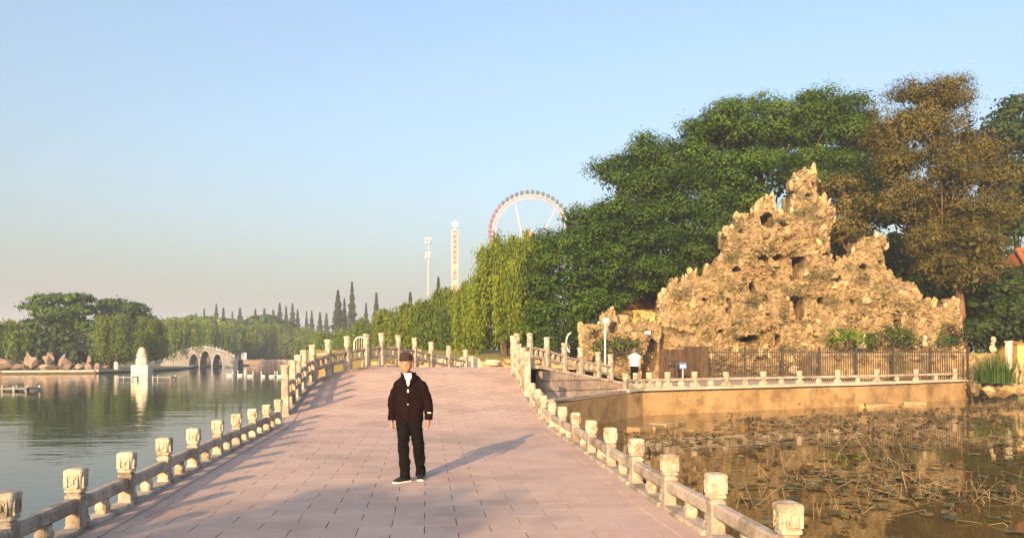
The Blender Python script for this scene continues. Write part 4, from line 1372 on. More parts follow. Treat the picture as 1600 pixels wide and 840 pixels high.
# ---- willows
def willow_arrays(h, rad, n_strand, leaf_l, seed, leaves_per_m=6.0, width=.15, low=.05):
    """hanging strands from an arching crown; local coordinates, base at the origin"""
    g = np.random.default_rng(seed)
    Ps, Ts, tips = [], [], []
    crown_c = []
    m = MB()
    th = h * .42
    trunk = [Vector((0, 0, 0)), Vector((g.normal() * .1, g.normal() * .1, th * .5)), Vector((g.normal() * .2, g.normal() * .2, th))]
    m.tube(trunk, [h * .032, h * .026, h * .022], 8)
    boughs = []
    nb = 22
    for k in range(nb):
        a = 2 * math.pi * (k + g.uniform(-.3, .3)) / nb
        R = rad * g.uniform(.25, 1.0)
        zt = h * g.uniform(.80, 1.0) * (1 - .30 * (R / rad) ** 2)
        p = [trunk[-1], trunk[-1].lerp(Vector((math.cos(a) * R * .5, math.sin(a) * R * .5, zt)), .6), Vector((math.cos(a) * R * .65, math.sin(a) * R * .65, zt)), Vector((math.cos(a) * R, math.sin(a) * R, zt * .93))]
        m.tube(p, [h * .016, h * .010, h * .006, h * .002], 5)
        boughs.append(p)
    nodes = []
    for b in boughs:                       # strands hang in bunches with gaps between them
        for _ in range(5):
            nodes.append((b, g.uniform(.2, 1), g.uniform(.35, 1.0), g.uniform(.15, .85)))
    for s in range(n_strand):
        b, f, nl, ntint = nodes[int(g.integers(len(nodes)))]
        q = b[1].lerp(b[2], f * 2) if f < .5 else b[2].lerp(b[3], f * 2 - 1)
        st = np.array(q) + g.normal(size=3) * np.array([rad * .075, rad * .075, h * .02])
        ln = (st[2] - h * low) * min(1.0, nl * g.uniform(.5, 1.15))
        n = max(3, int(ln * leaves_per_m))
        t = np.linspace(0, 1, n)
        outd = unit(np.array([st[0], st[1], 0.0]) + g.normal(size=3) * .3)
        arch = rad * .10 * g.uniform(.2, 1)
        C = st + outd * (arch * np.sqrt(t))[:, None] + np.array([0, 0, -1.0]) * (ln * t ** 1.15)[:, None]
        C[:, 2] += arch * .6 * np.sin(np.pi * np.clip(t * 3, 0, 1))
        C += g.normal(size=(n, 3)) * leaf_l * .28
        # each leaf hangs down, turned at random about the vertical
        down = unit(np.array([0, 0, -1.0]) + g.normal(size=(n, 3)) * .35)
        side = unit(np.cross(down, g.normal(size=(n, 3))))
        l = (leaf_l * g.uniform(.6, 1.3, n))[:, None]
        w = l * width
        Ps.append(np.stack([C, C + down * l * .5 + side * w, C + down * l, C + down * l * .5 - side * w], 1))
        Ts.append(np.full(n, ntint) + g.normal(0, .16, n))
    return np.concatenate(Ps), np.concatenate(Ts), m


def willow(label, px, base_py, D, top_py, rad_px, n, leaf_l, seed, leaf='lf_willow', zb=None, lpm=6.0, group=None, white=False, low=.05):
    base = PD(px, base_py, D)
    if zb is not None: base.z = zb
    h = PD(px, top_py, D).z - base.z
    P, T, m = willow_arrays(h, rad_px * D / F, n, leaf_l, seed, lpm, low=low)
    root = thing('willow_tree', label, 'tree', base, group)
    link('crown', quads_mesh('crown', P, T, M[leaf]), root, base)
    me = m.mesh('trunk', M['bark'], True)
    link('trunk', me, root, base)
    if white:
        w = MB(); w.rings([(0, 0, .0, h * .036, h * .036), (0, 0, 1.1, h * .031, h * .031)], 10)
        link('painted_band', w.mesh('painted_band', M['whitewash'], True), root, base)
    return root


WG = 'willows along the water'
willow('tall bright willow below the big wheel', 788, 562, 50, 348, 58, 1500, .27, 51, zb=1.2, lpm=7, low=.14, group=WG, white=False)
willow('feathery willow overlapping the dense green tree', 832, 562, 52, 345, 40, 950, .27, 52, zb=1.0, lpm=7, group=WG)
willow('yellow-green willow left of the tallest willow', 738, 562, 53, 432, 42, 1300, .27, 53, zb=1.2, lpm=8, low=.14, group=WG)
willow('darker rounded willow above the drum-shaped stone', 690, 562, 60, 442, 50, 1400, .29, 54, leaf='lf_willowfar', zb=1.2, lpm=8, low=.14, group=WG)
willow('willow just right of the walking man', 648, 562, 62, 462, 42, 1100, .29, 55, zb=.8, lpm=7, low=.14, group=WG)
willow('thin wispy willow beyond the bridge crest', 604, 566, 78, 468, 34, 420, .36, 56, zb=.2, lpm=6, group=WG)
willow('soft willow behind the white garden arch', 570, 566, 92, 492, 40, 600, .40, 57, leaf='lf_willowfar', zb=.2, lpm=5.5, group=WG)
willow('low willow above the orange booth', 522, 566, 112, 508, 42, 520, .42, 58, leaf='lf_willowfar', zb=.1, lpm=5, group=WG)
for k, (px, D, top, rp, lab, wh) in enumerate((
        (12, 100, 487, 50, 'lakeside willow at the left edge of the photo', False), (182, 101, 481, 52, 'golden weeping willow left of the lake statue', True), (232, 112, 490, 40, 'willow rising behind the lake statue', True),
        (282, 146, 492, 46, 'willow above the left end of the small arched bridge', True), (330, 172, 496, 46, 'willow directly behind the small arched bridge', False), (378, 190, 493, 48, 'willow at the right end of the small arched bridge', True),
        (424, 196, 497, 44, 'willow behind the lake promenade right of the small bridge', True), (466, 190, 505, 40, 'low willow behind the first tall bridge posts', False), (494, 160, 510, 36, 'small willow left of the pair of tall dark cypresses', False))):
    willow(lab, px, 574, D, top, rp, 650, .46 * D / 120, 70 + k, leaf='lf_willowfar', zb=-.22, lpm=5 * 120 / D, group=WG, white=wh, low=.12)

# ---- broadleaf trees across the lake
def far_tree(label, px, D, lob, seed, leaf='lf_green', size=.34, per=22, dens=.8, twigs=14, name='broadleaf_tree', group='trees across the lake'):
    b = PD(px, HY, D); b.z = -.22
    top = min(l[2] for l in lob)
    tl = [b, Vector((b.x, b.y, b.z + (top - b.z) * .6)), Vector((b.x, b.y, top + .5))]
    return tree(name, label, b, tl, [.35, .28, .2], lob, leaf, 'bark', per=per, size=size, seed=seed, clump=(.6, 1.3), dens=dens, twigs=twigs, r0=.14, group=group, flat=.35)


far_tree('flat-topped spreading tree across the lake', 90, 106, [lobe(80, 470, 106, 28, 10), lobe(112, 468, 106, 24, 10), lobe(60, 482, 105, 22, 9), lobe(130, 484, 106, 18, 10), lobe(95, 492, 105, 34, 13), lobe(70, 508, 105, 28, 14), lobe(118, 512, 105, 26, 16)], 91)
far_tree('dark bushy tree under the flat-topped spreading tree', 78, 103, [lobe(80, 530, 103, 34, 24), lobe(112, 540, 103, 30, 22), lobe(60, 552, 102, 26, 16), lobe(130, 556, 102, 22, 16)], 92, 'lf_dark')
far_tree('round-topped tree behind the golden weeping willow', 172, 114, [lobe(172, 480, 114, 20, 14), lobe(205, 486, 114, 22, 14), lobe(186, 500, 113, 30, 16), lobe(222, 500, 114, 16, 12)], 93)
far_tree('dark tree behind the low willow across the lake', 448, 205, [lobe(448, 525, 205, 20, 22), lobe(440, 545, 205, 22, 14)], 94, 'lf_dark', size=.6, dens=.4)
far_tree('rounded tree in the middle of the far lake shore', 415, 215, [lobe(415, 510, 215, 30, 18), lobe(390, 520, 215, 30, 20), lobe(360, 515, 215, 30, 16)], 95, 'lf_green', size=.6, dens=.35)
far_tree('grey-green tree behind the arched bridge', 312, 200, [lobe(312, 510, 200, 34, 18), lobe(280, 515, 200, 30, 18), lobe(345, 512, 200, 26, 16)], 96, 'lf_willowfar', size=.55, dens=.35)
for k, (px, D, w, py, lab) in enumerate(((30, 104, 46, 560, 'low dark thicket at the left edge across the lake'), (150, 106, 40, 560, 'low thicket behind the boulder pile'), (215, 118, 40, 556, 'low thicket behind the lake statue'), (268, 150, 40, 553, 'low thicket left of the small arched bridge'), (330, 200, 60, 552, 'low thicket behind the small arched bridge'), (420, 215, 60, 552, 'low thicket behind the lake promenade'), (490, 180, 46, 552, 'low thicket behind the taller bridge posts'), (545, 130, 44, 552, 'low thicket beyond the orange booth'), (600, 100, 40, 550, 'low thicket beyond the crest of the bridge'), (670, 84, 60, 545, 'low thicket behind the rounded willows'), (760, 70, 60, 535, 'low thicket behind the tall bright willow'), (835, 62, 40, 542, 'low thicket between the feathery willow and the dense green tree'), (715, 66, 44, 546, 'low thicket beyond the drum stone'))):
    lob = [lobe(px + dx * w, py + dy, D, w * .45, 18) for dx, dy in ((-.6, 2), (0, -3), (.6, 1))]
    base = PD(px, HY, D); base.z = -.22
    far_tree(lab, px, D, lob, 110 + k, 'lf_dark' if k % 2 else 'lf_shrub', size=.26 * D / 90, dens=.9 * (90 / D) ** 1.4, twigs=4, name='thicket', group='thickets across the lake')

# ---- spire-shaped conifers far behind
def conifer_mesh(seed, slim):
    g = np.random.default_rng(seed)
    n = 2600
    z = g.uniform(.06, 1, n) ** .9
    tier = .82 + .18 * np.sin(z * 60 + g.uniform(0, 6))
    r = slim * (1.0 - z) ** .95 * tier * g.uniform(.35, 1.05, n)
    a = g.uniform(0, 2 * np.pi, n)
    C = np.stack([np.cos(a) * r, np.sin(a) * r, z], 1)
    Nr = np.stack([np.cos(a), np.sin(a), np.full(n, .7)], 1) + g.normal(size=(n, 3)) * .5
    return quads_mesh('crown', leaf_quads(C, Nr, .018, .5, g), g.uniform(0, 1, n), M['lf_conifer'])


CON = [conifer_mesh(s, w) for s, w in ((1, .20), (2, .17), (3, .26))]
tm = MB(); tm.tube([(0, 0, 0), (0, 0, .5), (0, 0, .97)], [.012, .008, .002], 6)
TM = tm.mesh('trunk', M['bark'])
CG = 'spire conifers on the skyline'
cons = [(306, 490), (319, 482), (338, 475), (349, 481), (363, 487), (375, 481), (399, 483), (413, 482), (427, 484), (437, 474), (447, 479), (457, 474), (465, 484), (479, 486), (487, 485), (500, 488), (510, 489), (528, 454), (538, 467), (550, 441), (572, 474), (588, 458), (641, 457), (685, 434)]
ordn = ['first', 'second', 'third', 'fourth', 'fifth', 'sixth', 'seventh', 'eighth', 'ninth', 'tenth', 'eleventh', 'twelfth', 'thirteenth', 'fourteenth', 'fifteenth', 'sixteenth', 'seventeenth']
for k, (px, py) in enumerate(cons):
    D = 250.0 if k < 17 else (190.0 if k < 22 else 150)
    b = PD(px, HY, D); b.z = -.22
    h = PD(px, py, D).z + .22
    if k < 17: lab = f'{ordn[k]} skyline conifer from the left, above the lakeside willows'
    else: lab = {17: 'broad dark cypress, left one of the tall pair', 18: 'short cypress between the two tall dark cypresses', 19: 'tallest slender dark cypress above the bridge posts', 20: 'small conifer right of the tallest slender cypress', 21: 'conifer poking above the wispy willow', 22: 'little conifer tip left of the antenna mast', 23: 'conifer tip between antenna mast and drop tower'}[k]
    root = thing('conifer_tree', lab, 'tree', b, CG, rnd.uniform(0, 6), (h * (.75 if k == 19 else rnd.uniform(.65, 1.25)), h * (.75 if k == 19 else rnd.uniform(.65, 1.25)), h))
    for nm, me in (('crown', CON[k % 3] if k < 17 else CON[0]), ('trunk', TM)):
        o = bpy.data.objects.new(nm, me); COL.objects.link(o); o.parent = root

# ---- trees on the bank behind the camera: they shade the near end of the causeway
def rear_tree(label, x, y, lob, seed):
    tl = [Vector((x, y, -.05)), Vector((x, y, 2.5)), Vector((x + .2, y, 5))]
    tree('broadleaf_tree', label, tl[0], tl, [.25, .2, .12], lob, 'lf_green', 'bark', per=44, size=.2, seed=seed, dens=1.3, twigs=14)


rear_tree('tree on the rear bank casting shade over the near left paving', -9.6, -15.5, [(-9.0, -15.5, 5.65, 1.6, 1.5, 1.25), (-10.8, -15.8, 4.9, 1.8, 1.8, 1.2), (-12.8, -15.8, 4.4, 1.8, 1.8, 1.3)], 131)
rear_tree('tree on the rear bank casting shade over the near pond', .4, -16, [(-3.4, -16, 5.1, .9, .9, .8), (.2, -16, 5.2, 1.6, 1.6, 1.2), (1.8, -16.5, 5.4, 1.9, 1.8, 1.4), (3.6, -16, 5.6, 1.8, 1.8, 1.4)], 132)

# ---- reed clump at the right end of the pond
g = np.random.default_rng(77)
b = PD(1555, 598, 37.2)
n = 420
P, T = [], []
for k in range(n):
    x, y = g.normal() * .42, g.normal() * .3
    h = g.uniform(1.0, 1.9) * (1 - .25 * abs(x))
    lx, ly = x * .35 + g.normal() * .18, y * .3 + g.normal() * .18
    w = .016
    pts = [np.array([x + lx * f * f, y + ly * f * f, h * (f - .12 * f ** 3)]) for f in (0, .4, .75, 1)]
    sd = unit(np.array([g.normal(), g.normal(), 0]))
    for i in range(3):
        w0, w1 = w * (1 - i * .28), w * (1 - (i + 1) * .3)
        P.append(np.stack([pts[i] - sd * w0, pts[i] + sd * w0, pts[i + 1] + sd * w1, pts[i + 1] - sd * w1])); T.append(g.uniform(0, 1))
root = thing('reed_clump', 'clump of tall green reeds between the rocks at the pond corner', 'reeds', b)
link('leaves', quads_mesh('leaves', np.array(P), np.array(T), M['lf_reed']), root, b)

# ---- the lotus pond: floating pads, bent dry stalks, withered leaves
g = np.random.default_rng(88)


def pond_x(d):
    return edge_x(edge_r, d) + .7


def in_pond(x, d):
    if x < pond_x(d): return False
    if d > 21:
        for a, c in zip(coping, coping[1:]):
            if a.x <= x <= c.x: return d < a.y + (c.y - a.y) * (x - a.x) / (c.x - a.x) - 3.2
    return True


pts = []
while len(pts) < 4200:
    d = g.uniform(5, 36); x = g.uniform(1, 29)
    if x / d > .80 or not in_pond(x, d): continue
    q = mnoise.noise(Vector((x * .22, d * .22, 3.3))) + .55 * mnoise.noise(Vector((x * .9, d * .9, 1.3)))
    edge_clear = min(1, max(0, (x - pond_x(d) - .6) / 2.5))
    if g.uniform(-.30, .85) < q * 1.5 + (.16 if d > 14 else -.05) and g.uniform() < .15 + .85 * edge_clear: pts.append((x, d))
pads_v, pads_t = [], []
NP = 2100
pad = MB()
tints = []
for x, d in pts[:NP]:
    r = g.uniform(.03, .13); a0 = g.uniform(0, 6.28)
    tz = g.normal(0, .05, 2)
    ring = [(x + r * math.cos(a0 + t) * (1 + .12 * g.normal()), d + r * math.sin(a0 + t) * (1 + .12 * g.normal())) for t in np.linspace(.15, 6.13, 9)]
    z = ZW + .012 + g.uniform(0, .03)
    pad.add([(x, d, z - .006)] + [(px, py, z + max(-.008, (px - x) * tz[0] + (py - d) * tz[1] + g.normal() * .008)) for px, py in ring], [(0, i, i + 1) for i in range(1, 9)])
    tints += [g.uniform(0, 1)] * 10
me = pad.mesh('lotus_pads', M['lf_lotus'])
a = me.attributes.new('tint', 'FLOAT', 'POINT'); a.data.foreach_set('value', np.array(tints, np.float32))
tag(link('lotus_pads', me), 'floating green-brown lotus pads spread over the pond', 'lotus pads', kind='stuff')
P, T, DP, DT = [], [], [], []


def stalk(p0, p1, w, t):
    p0, p1 = np.array(p0), np.array(p1)
    ax = unit(p1 - p0)
    s1 = unit(np.cross(ax, np.array([.3, .9, .2]))); s2 = np.cross(ax, s1)
    for s in (s1, s2):
        P.append(np.stack([p0 - s * w, p0 + s * w, p1 + s * w * .8, p1 - s * w * .8])); T.append(t)


for x, d in pts[NP:]:
    h = abs(g.normal(.04, .09)) + .03
    if g.uniform() < .07: h += g.uniform(.15, .4)
    lean = g.normal(size=2) * .35 * (h + .1)
    w = g.uniform(.0025, .0055); t = g.uniform(0, 1)
    top = (x + lean[0], d + lean[1], ZW + h)
    stalk((x, d, ZW - .05), top, w, t)
    if g.uniform() < .75:                          # snapped: the upper part falls back to the water
        a = g.uniform(0, 6.28); l = g.uniform(.1, .55)
        end = (top[0] + math.cos(a) * l, top[1] + math.sin(a) * l, max(ZW + .005, ZW + h - g.uniform(.3, 1.2) * l))
        stalk(top, end, w * .9, t)
        top = end
    if g.uniform() < .13:                          # withered leaf hanging off the end
        k = int(g.integers(4, 9)); s = g.uniform(.03, .09)
        C = np.array(top) + g.normal(size=(k, 3)) * s * np.array([.7, .7, .9]) + np.array([0, 0, -s * .4])
        C[:, 2] = np.maximum(C[:, 2], ZW + .01)
        DP.append(leaf_quads(C, g.normal(size=(k, 3)), s, .7, g)); DT.append(g.uniform(0, 1, k))
tag(link('lotus_stalks', quads_mesh('lotus_stalks', np.array(P), np.array(T), M['lf_dry'])), 'bent dry lotus stalks standing all over the pond', 'lotus stalks', kind='stuff')
tag(link('lotus_leaves', quads_mesh('lotus_leaves', np.concatenate(DP), np.concatenate(DT), M['lf_dead'])), 'withered brown lotus leaves hanging over the pond water', 'lotus leaves', kind='stuff')
#@@FAR

# ================================================================== FAR THINGS
# ---- big wheel
D = 350.0
k_ = D / F
c = PD(829, 364, D)
wheel = thing('ferris_wheel', 'pink steel observation wheel with dark gondolas above the willows', 'ferris wheel', (c.x, c.y, 0))
R = 59 * k_
for nm, dy in (('rim', -.9), ('rim', .9)):
    m = MB(); m.tube([(c.x + R * math.sin(2 * math.pi * i / 72), c.y + dy, c.z + R * math.cos(2 * math.pi * i / 72)) for i in range(73)], .26, 6, False); m.build(nm, M['pinksteel'], wheel)
    m = MB(); R2 = R - 1.3; m.tube([(c.x + R2 * math.sin(2 * math.pi * i / 72), c.y + dy * .6, c.z + R2 * math.cos(2 * math.pi * i / 72)) for i in range(73)], .15, 5, False); m.build('inner_rim', M['pinksteel'], wheel)
m = MB()
for i in range(96):
    a, b = 2 * math.pi * i / 96, 2 * math.pi * (i + 1) / 96
    s = -1 if i % 2 else 1
    m.tube([(c.x + R * math.sin(a), c.y + s * .9, c.z + R * math.cos(a)), (c.x + R2 * math.sin(b), c.y - s * .54, c.z + R2 * math.cos(b))], .07, 4)
m.build('lattice', M['pinksteel'], wheel)
for i in range(48):
    a = 2 * math.pi * (i + .35) / 48
    q = Vector((c.x + (R + 1.4) * math.sin(a), c.y, c.z + (R + 1.4) * math.cos(a)))
    red = 31 <= i <= 41
    g_ = MB(); g_.rings([(q.x, q.y, q.z - .95, .45, .6), (q.x, q.y, q.z - .75, .78, .9), (q.x, q.y, q.z + .1, .85, .95), (q.x, q.y, q.z + .75, .78, .9), (q.x, q.y, q.z + .95, .4, .5)], 10)
    go = g_.build('gondola', M['gondolared' if red else 'gondola'], wheel)
    h_ = MB(); h_.tube([(q.x, q.y, q.z), (c.x + R * math.sin(a), c.y, c.z + R * math.cos(a))], .12, 5); h_.build('hanger', M['pinksteel'], go)
for (x0, y0, x1, y1) in ((805, 318, 818, 378), (868, 326, 842, 378), (829, 306, 829, 364), (777, 340, 829, 364), (881, 340, 829, 364)):
    if y0 in (306, 340): continue
    m = MB(); m.tube([PD(x0, y0, D), PD(x1, y1, D)], [.22, .3], 6); m.build('spoke', M['pinksteel'], wheel)
m = MB(); m.rings([(c.x, c.y - 1.2, c.z, 1.1, 1.1), (c.x, c.y + 1.2, c.z, 1.1, 1.1)], 16, 'y'); m.build('hub', M['pinksteel'], wheel)
for sx in (-1, 1):
    for sy in (-1, 1):
        m = MB(); m.tube([c + Vector((0, sy * 1.2, 0)), Vector((c.x + sx * 9, c.y + sy * 3.5, 0))], [.4, .6], 8); m.build('leg', M['pinksteel'], wheel)

# ---- drop tower
D = 260.0
b = PD(711, 443, D); top = PD(711, 362, D).z; w = 4.3 * D / F
tw = thing('drop_tower', 'red and yellow drop tower ride with a star on top', 'ride tower', (b.x, b.y, 0))
for sx in (-1, 1):
    for sy in (-1, 1):
        m = MB(); m.box((b.x + sx * w, b.y + sy * w, top / 2), (.2, .2, top), 0); m.build('column', M['towerwhite'], tw)
m = MB()
z = 4
while z < top - 1:
    for sy in (-1, 1):
        m.tube([(b.x - w, b.y + sy * w, z), (b.x + w, b.y + sy * w, z + 1.8)], .07, 4); m.tube([(b.x + w, b.y + sy * w, z), (b.x - w, b.y + sy * w, z + 1.8)], .07, 4)
    z += 1.8
m.build('bracing', M['towerwhite'], tw)['kind'] = 'stuff'
m = MB(); m.box((b.x, b.y - w * .2, top / 2), (w * 1.35, .2, top - .5)); m.build('sign_board', M['towerboard'], tw)
z = top - 1.0
kk = 0
while z > 4:                                         # painted signs down the front, red above and yellow-red below
    f = (top - z) / (top - 20)
    mt = 'towerred' if f < .4 or kk % 3 else 'toweryellow'
    m = MB()
    r_ = random.Random(kk)
    yb = b.y - w * .2 - .16
    m.box((b.x + r_.uniform(-.1, .1), yb, z), (w * 1.15, .1, .36)); m.box((b.x - w * .35, yb - .02, z - .55), (.36, .1, .95)); m.box((b.x + w * .3, yb - .02, z - .6), (.38, .1, .8)); m.box((b.x, yb - .04, z - .65), (w * 1.0, .1, .3)); m.box((b.x + r_.uniform(-.3, .3), yb - .05, z - 1.1), (.7, .1, .2))
    m.build('sign_glyph', M[mt], tw)
    z -= 1.75; kk += 1
m = MB(); m.box((b.x, b.y, top + .35), (w * 2.2, w * 2.2, .5), 0, .1); m.build('cap', M['towerwhite'], tw)
m = MB(); m.box((b.x, b.y, top + 1.6), (w * 1.3, w * 1.3, .2)); m.tube([(b.x, b.y, top + .4), (b.x, b.y, top + 2)], .2, 6); m.build('collar', M['grey'], tw)
m = MB()
sp = []
for i in range(10):
    a = math.pi / 2 + i * math.pi / 5
    rr = 1.35 if i % 2 == 0 else .6
    sp.append((b.x + rr * math.cos(a), top + 2.6 + rr * math.sin(a)))
m.loftidx([(x, b.y - .15, z) for x, z in sp] + [(x, b.y + .15, z) for x, z in sp], 10)
m.build('star', M['grey'], tw)

# ---- antenna mast
D = 230.0
b = PD(669, 452, D); t = PD(667.5, 373, D).z
ms = thing('antenna_mast', 'slim grey telecom mast with white antenna panels', 'mast', (b.x, b.y, 0))
m = MB(); m.tube([(b.x, b.y, 0), (b.x, b.y, t * .6), (b.x, b.y, t)], [.28, .2, .1], 8); m.build('pole', M['grey'], ms)
for zz in (t - 1.2, t - 5.6):
    m = MB(); m.rings([(b.x, b.y, zz - .08, .7, .7), (b.x, b.y, zz + .08, .7, .7)], 12); m.build('platform', M['grey'], ms)
    for i in range(4):
        a = i * math.pi / 2 + .5
        m = MB(); m.box((b.x + .8 * math.cos(a), b.y + .8 * math.sin(a), zz + .6), (.3, .22, 1.9), a, .03); m.build('antenna_panel', M['white'], ms)

# ---- lake statue on its plinth
p = PZ(222, 590.5, ZW)
st = thing('lake_statue', 'pale stone finial on a square plinth standing in the lake', 'statue', p)
D = p.y; k_ = D / F
m = MB(); m.box((p.x, p.y, ZW + .55), (25 * k_, 25 * k_, 1.5), .12, .06); m.build('plinth', M['statue'], st)
z0 = ZW + 1.3
m = MB(); m.rings([(p.x, p.y, z0, .50, .50), (p.x, p.y, z0 + .12, .58, .58), (p.x, p.y, z0 + .5, .56, .56), (p.x, p.y, z0 + .8, .42, .42), (p.x, p.y, z0 + .84, .52, .52), (p.x, p.y, z0 + .98, .52, .52)], 8); m.build('bulb', M['statue'], st)
m = MB(); m.rings([(p.x, p.y, z0 + .97, .40, .40), (p.x, p.y, z0 + 1.1, .43, .43), (p.x, p.y, z0 + 1.35, .38, .38), (p.x, p.y, z0 + 1.55, .28, .28), (p.x, p.y, z0 + 1.68, .20, .20), (p.x, p.y, z0 + 1.72, .08, .08)], 14); m.build('finial', M['statue'], st)


# ---- low jetties
def jetty(label, pxs, py, zt, dep):
    a, b = PZ(pxs[0], py, zt), PZ(pxs[-1], py, zt)
    root = thing('jetty', label, 'jetty', (a.x, a.y, ZW))
    m = MB(); m.box(((a.x + b.x) / 2, a.y + dep / 2, zt - .04), (abs(b.x - a.x), dep, .08)); m.build('deck', M['bridgestone'], root)
    for px in pxs:
        q = PZ(px, py, zt)
        for dy in (.12, dep - .12):
            m = MB(); m.box((q.x, q.y + dy, (ZW - .3 + zt + .12) / 2), (.12, .12, zt + .12 - ZW + .3)); m.build('pile', M['bridgestone'], root)
    return root


jetty('pale low jetty at the left edge of the lake', [-20, 2, 20, 39], 606, -.3, 1.6)
jetty('short low jetty left of the lake statue', [184, 206], 588.5, -.2, 1.2)
jetty('short low jetty right of the lake statue', [238, 266], 588.5, -.2, 1.2)

# ---- small arched bridge across the lake
D = 146.0
k_ = D / F
xa, xb = PD(250, 0, D).x, PD(377, 0, D).x
fb = thing('arched_bridge', 'small grey three-arched stone bridge across the lake', 'bridge', ((xa + xb) / 2, D, ZW))
arches = [(308, 9, 553), (326, 10.5, 548), (344.5, 9, 553)]


def bz(px):
    u = (px - 320) / 60
    return PD(0, 545 + 20 * min(1.2, abs(u)) ** 1.9, D).z


m = MB()
vs, fs = [], []
cols = list(np.arange(256, 376.1, 1.0))
def under(px):
    for cx, r_, ty in arches:
        if abs(px - cx) < r_ * .85:
            u = (px - cx) / (r_ * .85)
            return ZW + (PD(0, ty, D).z - ZW) * math.sqrt(1 - u * u)
    return ZW - .3
for px in cols:
    x = PD(px, 0, D).x
    zt = bz(px)
    zb = min(under(px), zt - .25)
    vs += [(x, D - 1.4, zb), (x, D - 1.4, zt), (x, D + 1.4, zt), (x, D + 1.4, zb)]
for i in range(len(cols) - 1):
    a, b = 4 * i, 4 * i + 4
    for j in range(4): fs.append((a + j, a + (j + 1) % 4, b + (j + 1) % 4, b + j))
m.add(vs, fs); m.build('body', M['bridgestone'], fb)
for cx, r_, ty in arches:
    m = MB(); x = PD(cx, 0, D).x; hh = PD(0, ty, D).z - ZW
    rr = r_ * .85 * k_
    m.tube([(x + (rr + .12) * math.cos(math.pi * i / 14), D - 1.45, ZW + (hh + .12) * math.sin(math.pi * i / 14)) for i in range(15)], .14, 5); m.build('arch_ring', M['bridgestone'], fb)
for i, px in enumerate(np.arange(260, 376, 5.5)):
    for dy in (-1.3,):
        x = PD(px, 0, D).x; z = bz(px)
        m = MB(); m.box((x, D + dy, z + .40), (.16, .16, .9)); m.build('post', M['bridgestone'], fb)
        if px < 370:
            x2 = PD(px + 5.5, 0, D).x; z2 = bz(px + 5.5)
            m = MB(); m.sweep(rsec(.1, .42, .12, .01), (x + .08, D + dy, z), (x2 - .08, D + dy, z2)); m.build('rail_panel', M['bridgestone'], fb)

# ---- lakeside promenade edging: pale kerb slabs along the far shore, red-brown walk further right
kb = thing('shore_kerb', 'thin pale stone kerb along the far lake shore', 'kerb', (-61, 92, ZW))
sl = [Vector((x, y, -.20)) for x, y in shore_l[1:12]]
for a, b in zip(sl, sl[1:]):
    n = max(1, int((b - a).length / 6))
    for k in range(n):
        m = MB(); m.sweep(rsec(.7, .22, -.1, .02), a.lerp(b, k / n), a.lerp(b, (k + .985) / n)); m.build('kerb_slab', M['statue'], kb)
wk = thing('lake_walk', 'low brown walkway wall at the water right of the small bridge', 'wall', (-50, 180, ZW))
for k in range(12):
    a, b = PD(374 + k * 8.5, 566, 175), PD(374 + (k + .97) * 8.5, 566, 175)
    m = MB(); m.box(((a.x + b.x) / 2, 175, ZW + .6), (abs(b.x - a.x), 1.0, 1.4)); m.build('wall_panel', M['redrock'], wk)
for k, (px, h_) in enumerate(((313, 8), (381, 12), (424, 10), (446, 8), (550, 6))):
    pass
sgn = thing('notice_board', 'white notice board on the lake walk right of the small bridge', 'sign', PD(381, 566, 176))
q = PD(381, 556, 176)
m = MB(); m.box((q.x, q.y, q.z), (1.2, .1, 1.5), 0, .02); m.build('board', M['white'], sgn)
for sx in (-1, 1):
    m = MB(); m.box((q.x + sx * .45, q.y + .08, 0.2), (.1, .08, q.z * 2 - .4 if q.z > .5 else 1)); m.build('leg', M['grey'], sgn)


# ---- swans
def swan_mesh():
    m = MB()
    m.rings([(-.42, 0, .18, .02, .02), (-.36, 0, .15, .10, .08), (-.15, 0, .10, .19, .14), (.1, 0, .10, .20, .15), (.30, 0, .12, .13, .12), (.38, 0, .15, .05, .06)], 12, 'x')
    m.tube([(.32, 0, .14), (.42, 0, .28), (.36, 0, .45), (.30, 0, .60), (.36, 0, .70), (.46, 0, .69)], [.07, .055, .045, .042, .05, .035], 8)
    m.tube([(.46, 0, .69), (.56, 0, .66)], [.025, .008], 6)
    return m


SW = swan_mesh().mesh('swan', M['white'], True)
for k, (px, py, lab) in enumerate(((359, 586, 'first white swan from the left on the lake'), (375, 586, 'second white swan from the left on the lake'), (391, 587, 'third white swan from the left on the lake'), (411, 588, 'fourth white swan from the left on the lake'), (425, 588, 'fifth white swan from the left on the lake'), (437, 588, 'white swan nearest the first tall bridge post'), (398, 574, 'small far white swan near the lake walk'))):
    p = PZ(px, py, ZW)
    o = link('swan', SW, None, (p.x, p.y, ZW - .04), rotz=(0.3, 2.8, .1, 2.5, .6, 3.0, 0)[k], scale=.8)
    tag(o, lab, 'swan', 'white swans on the lake')

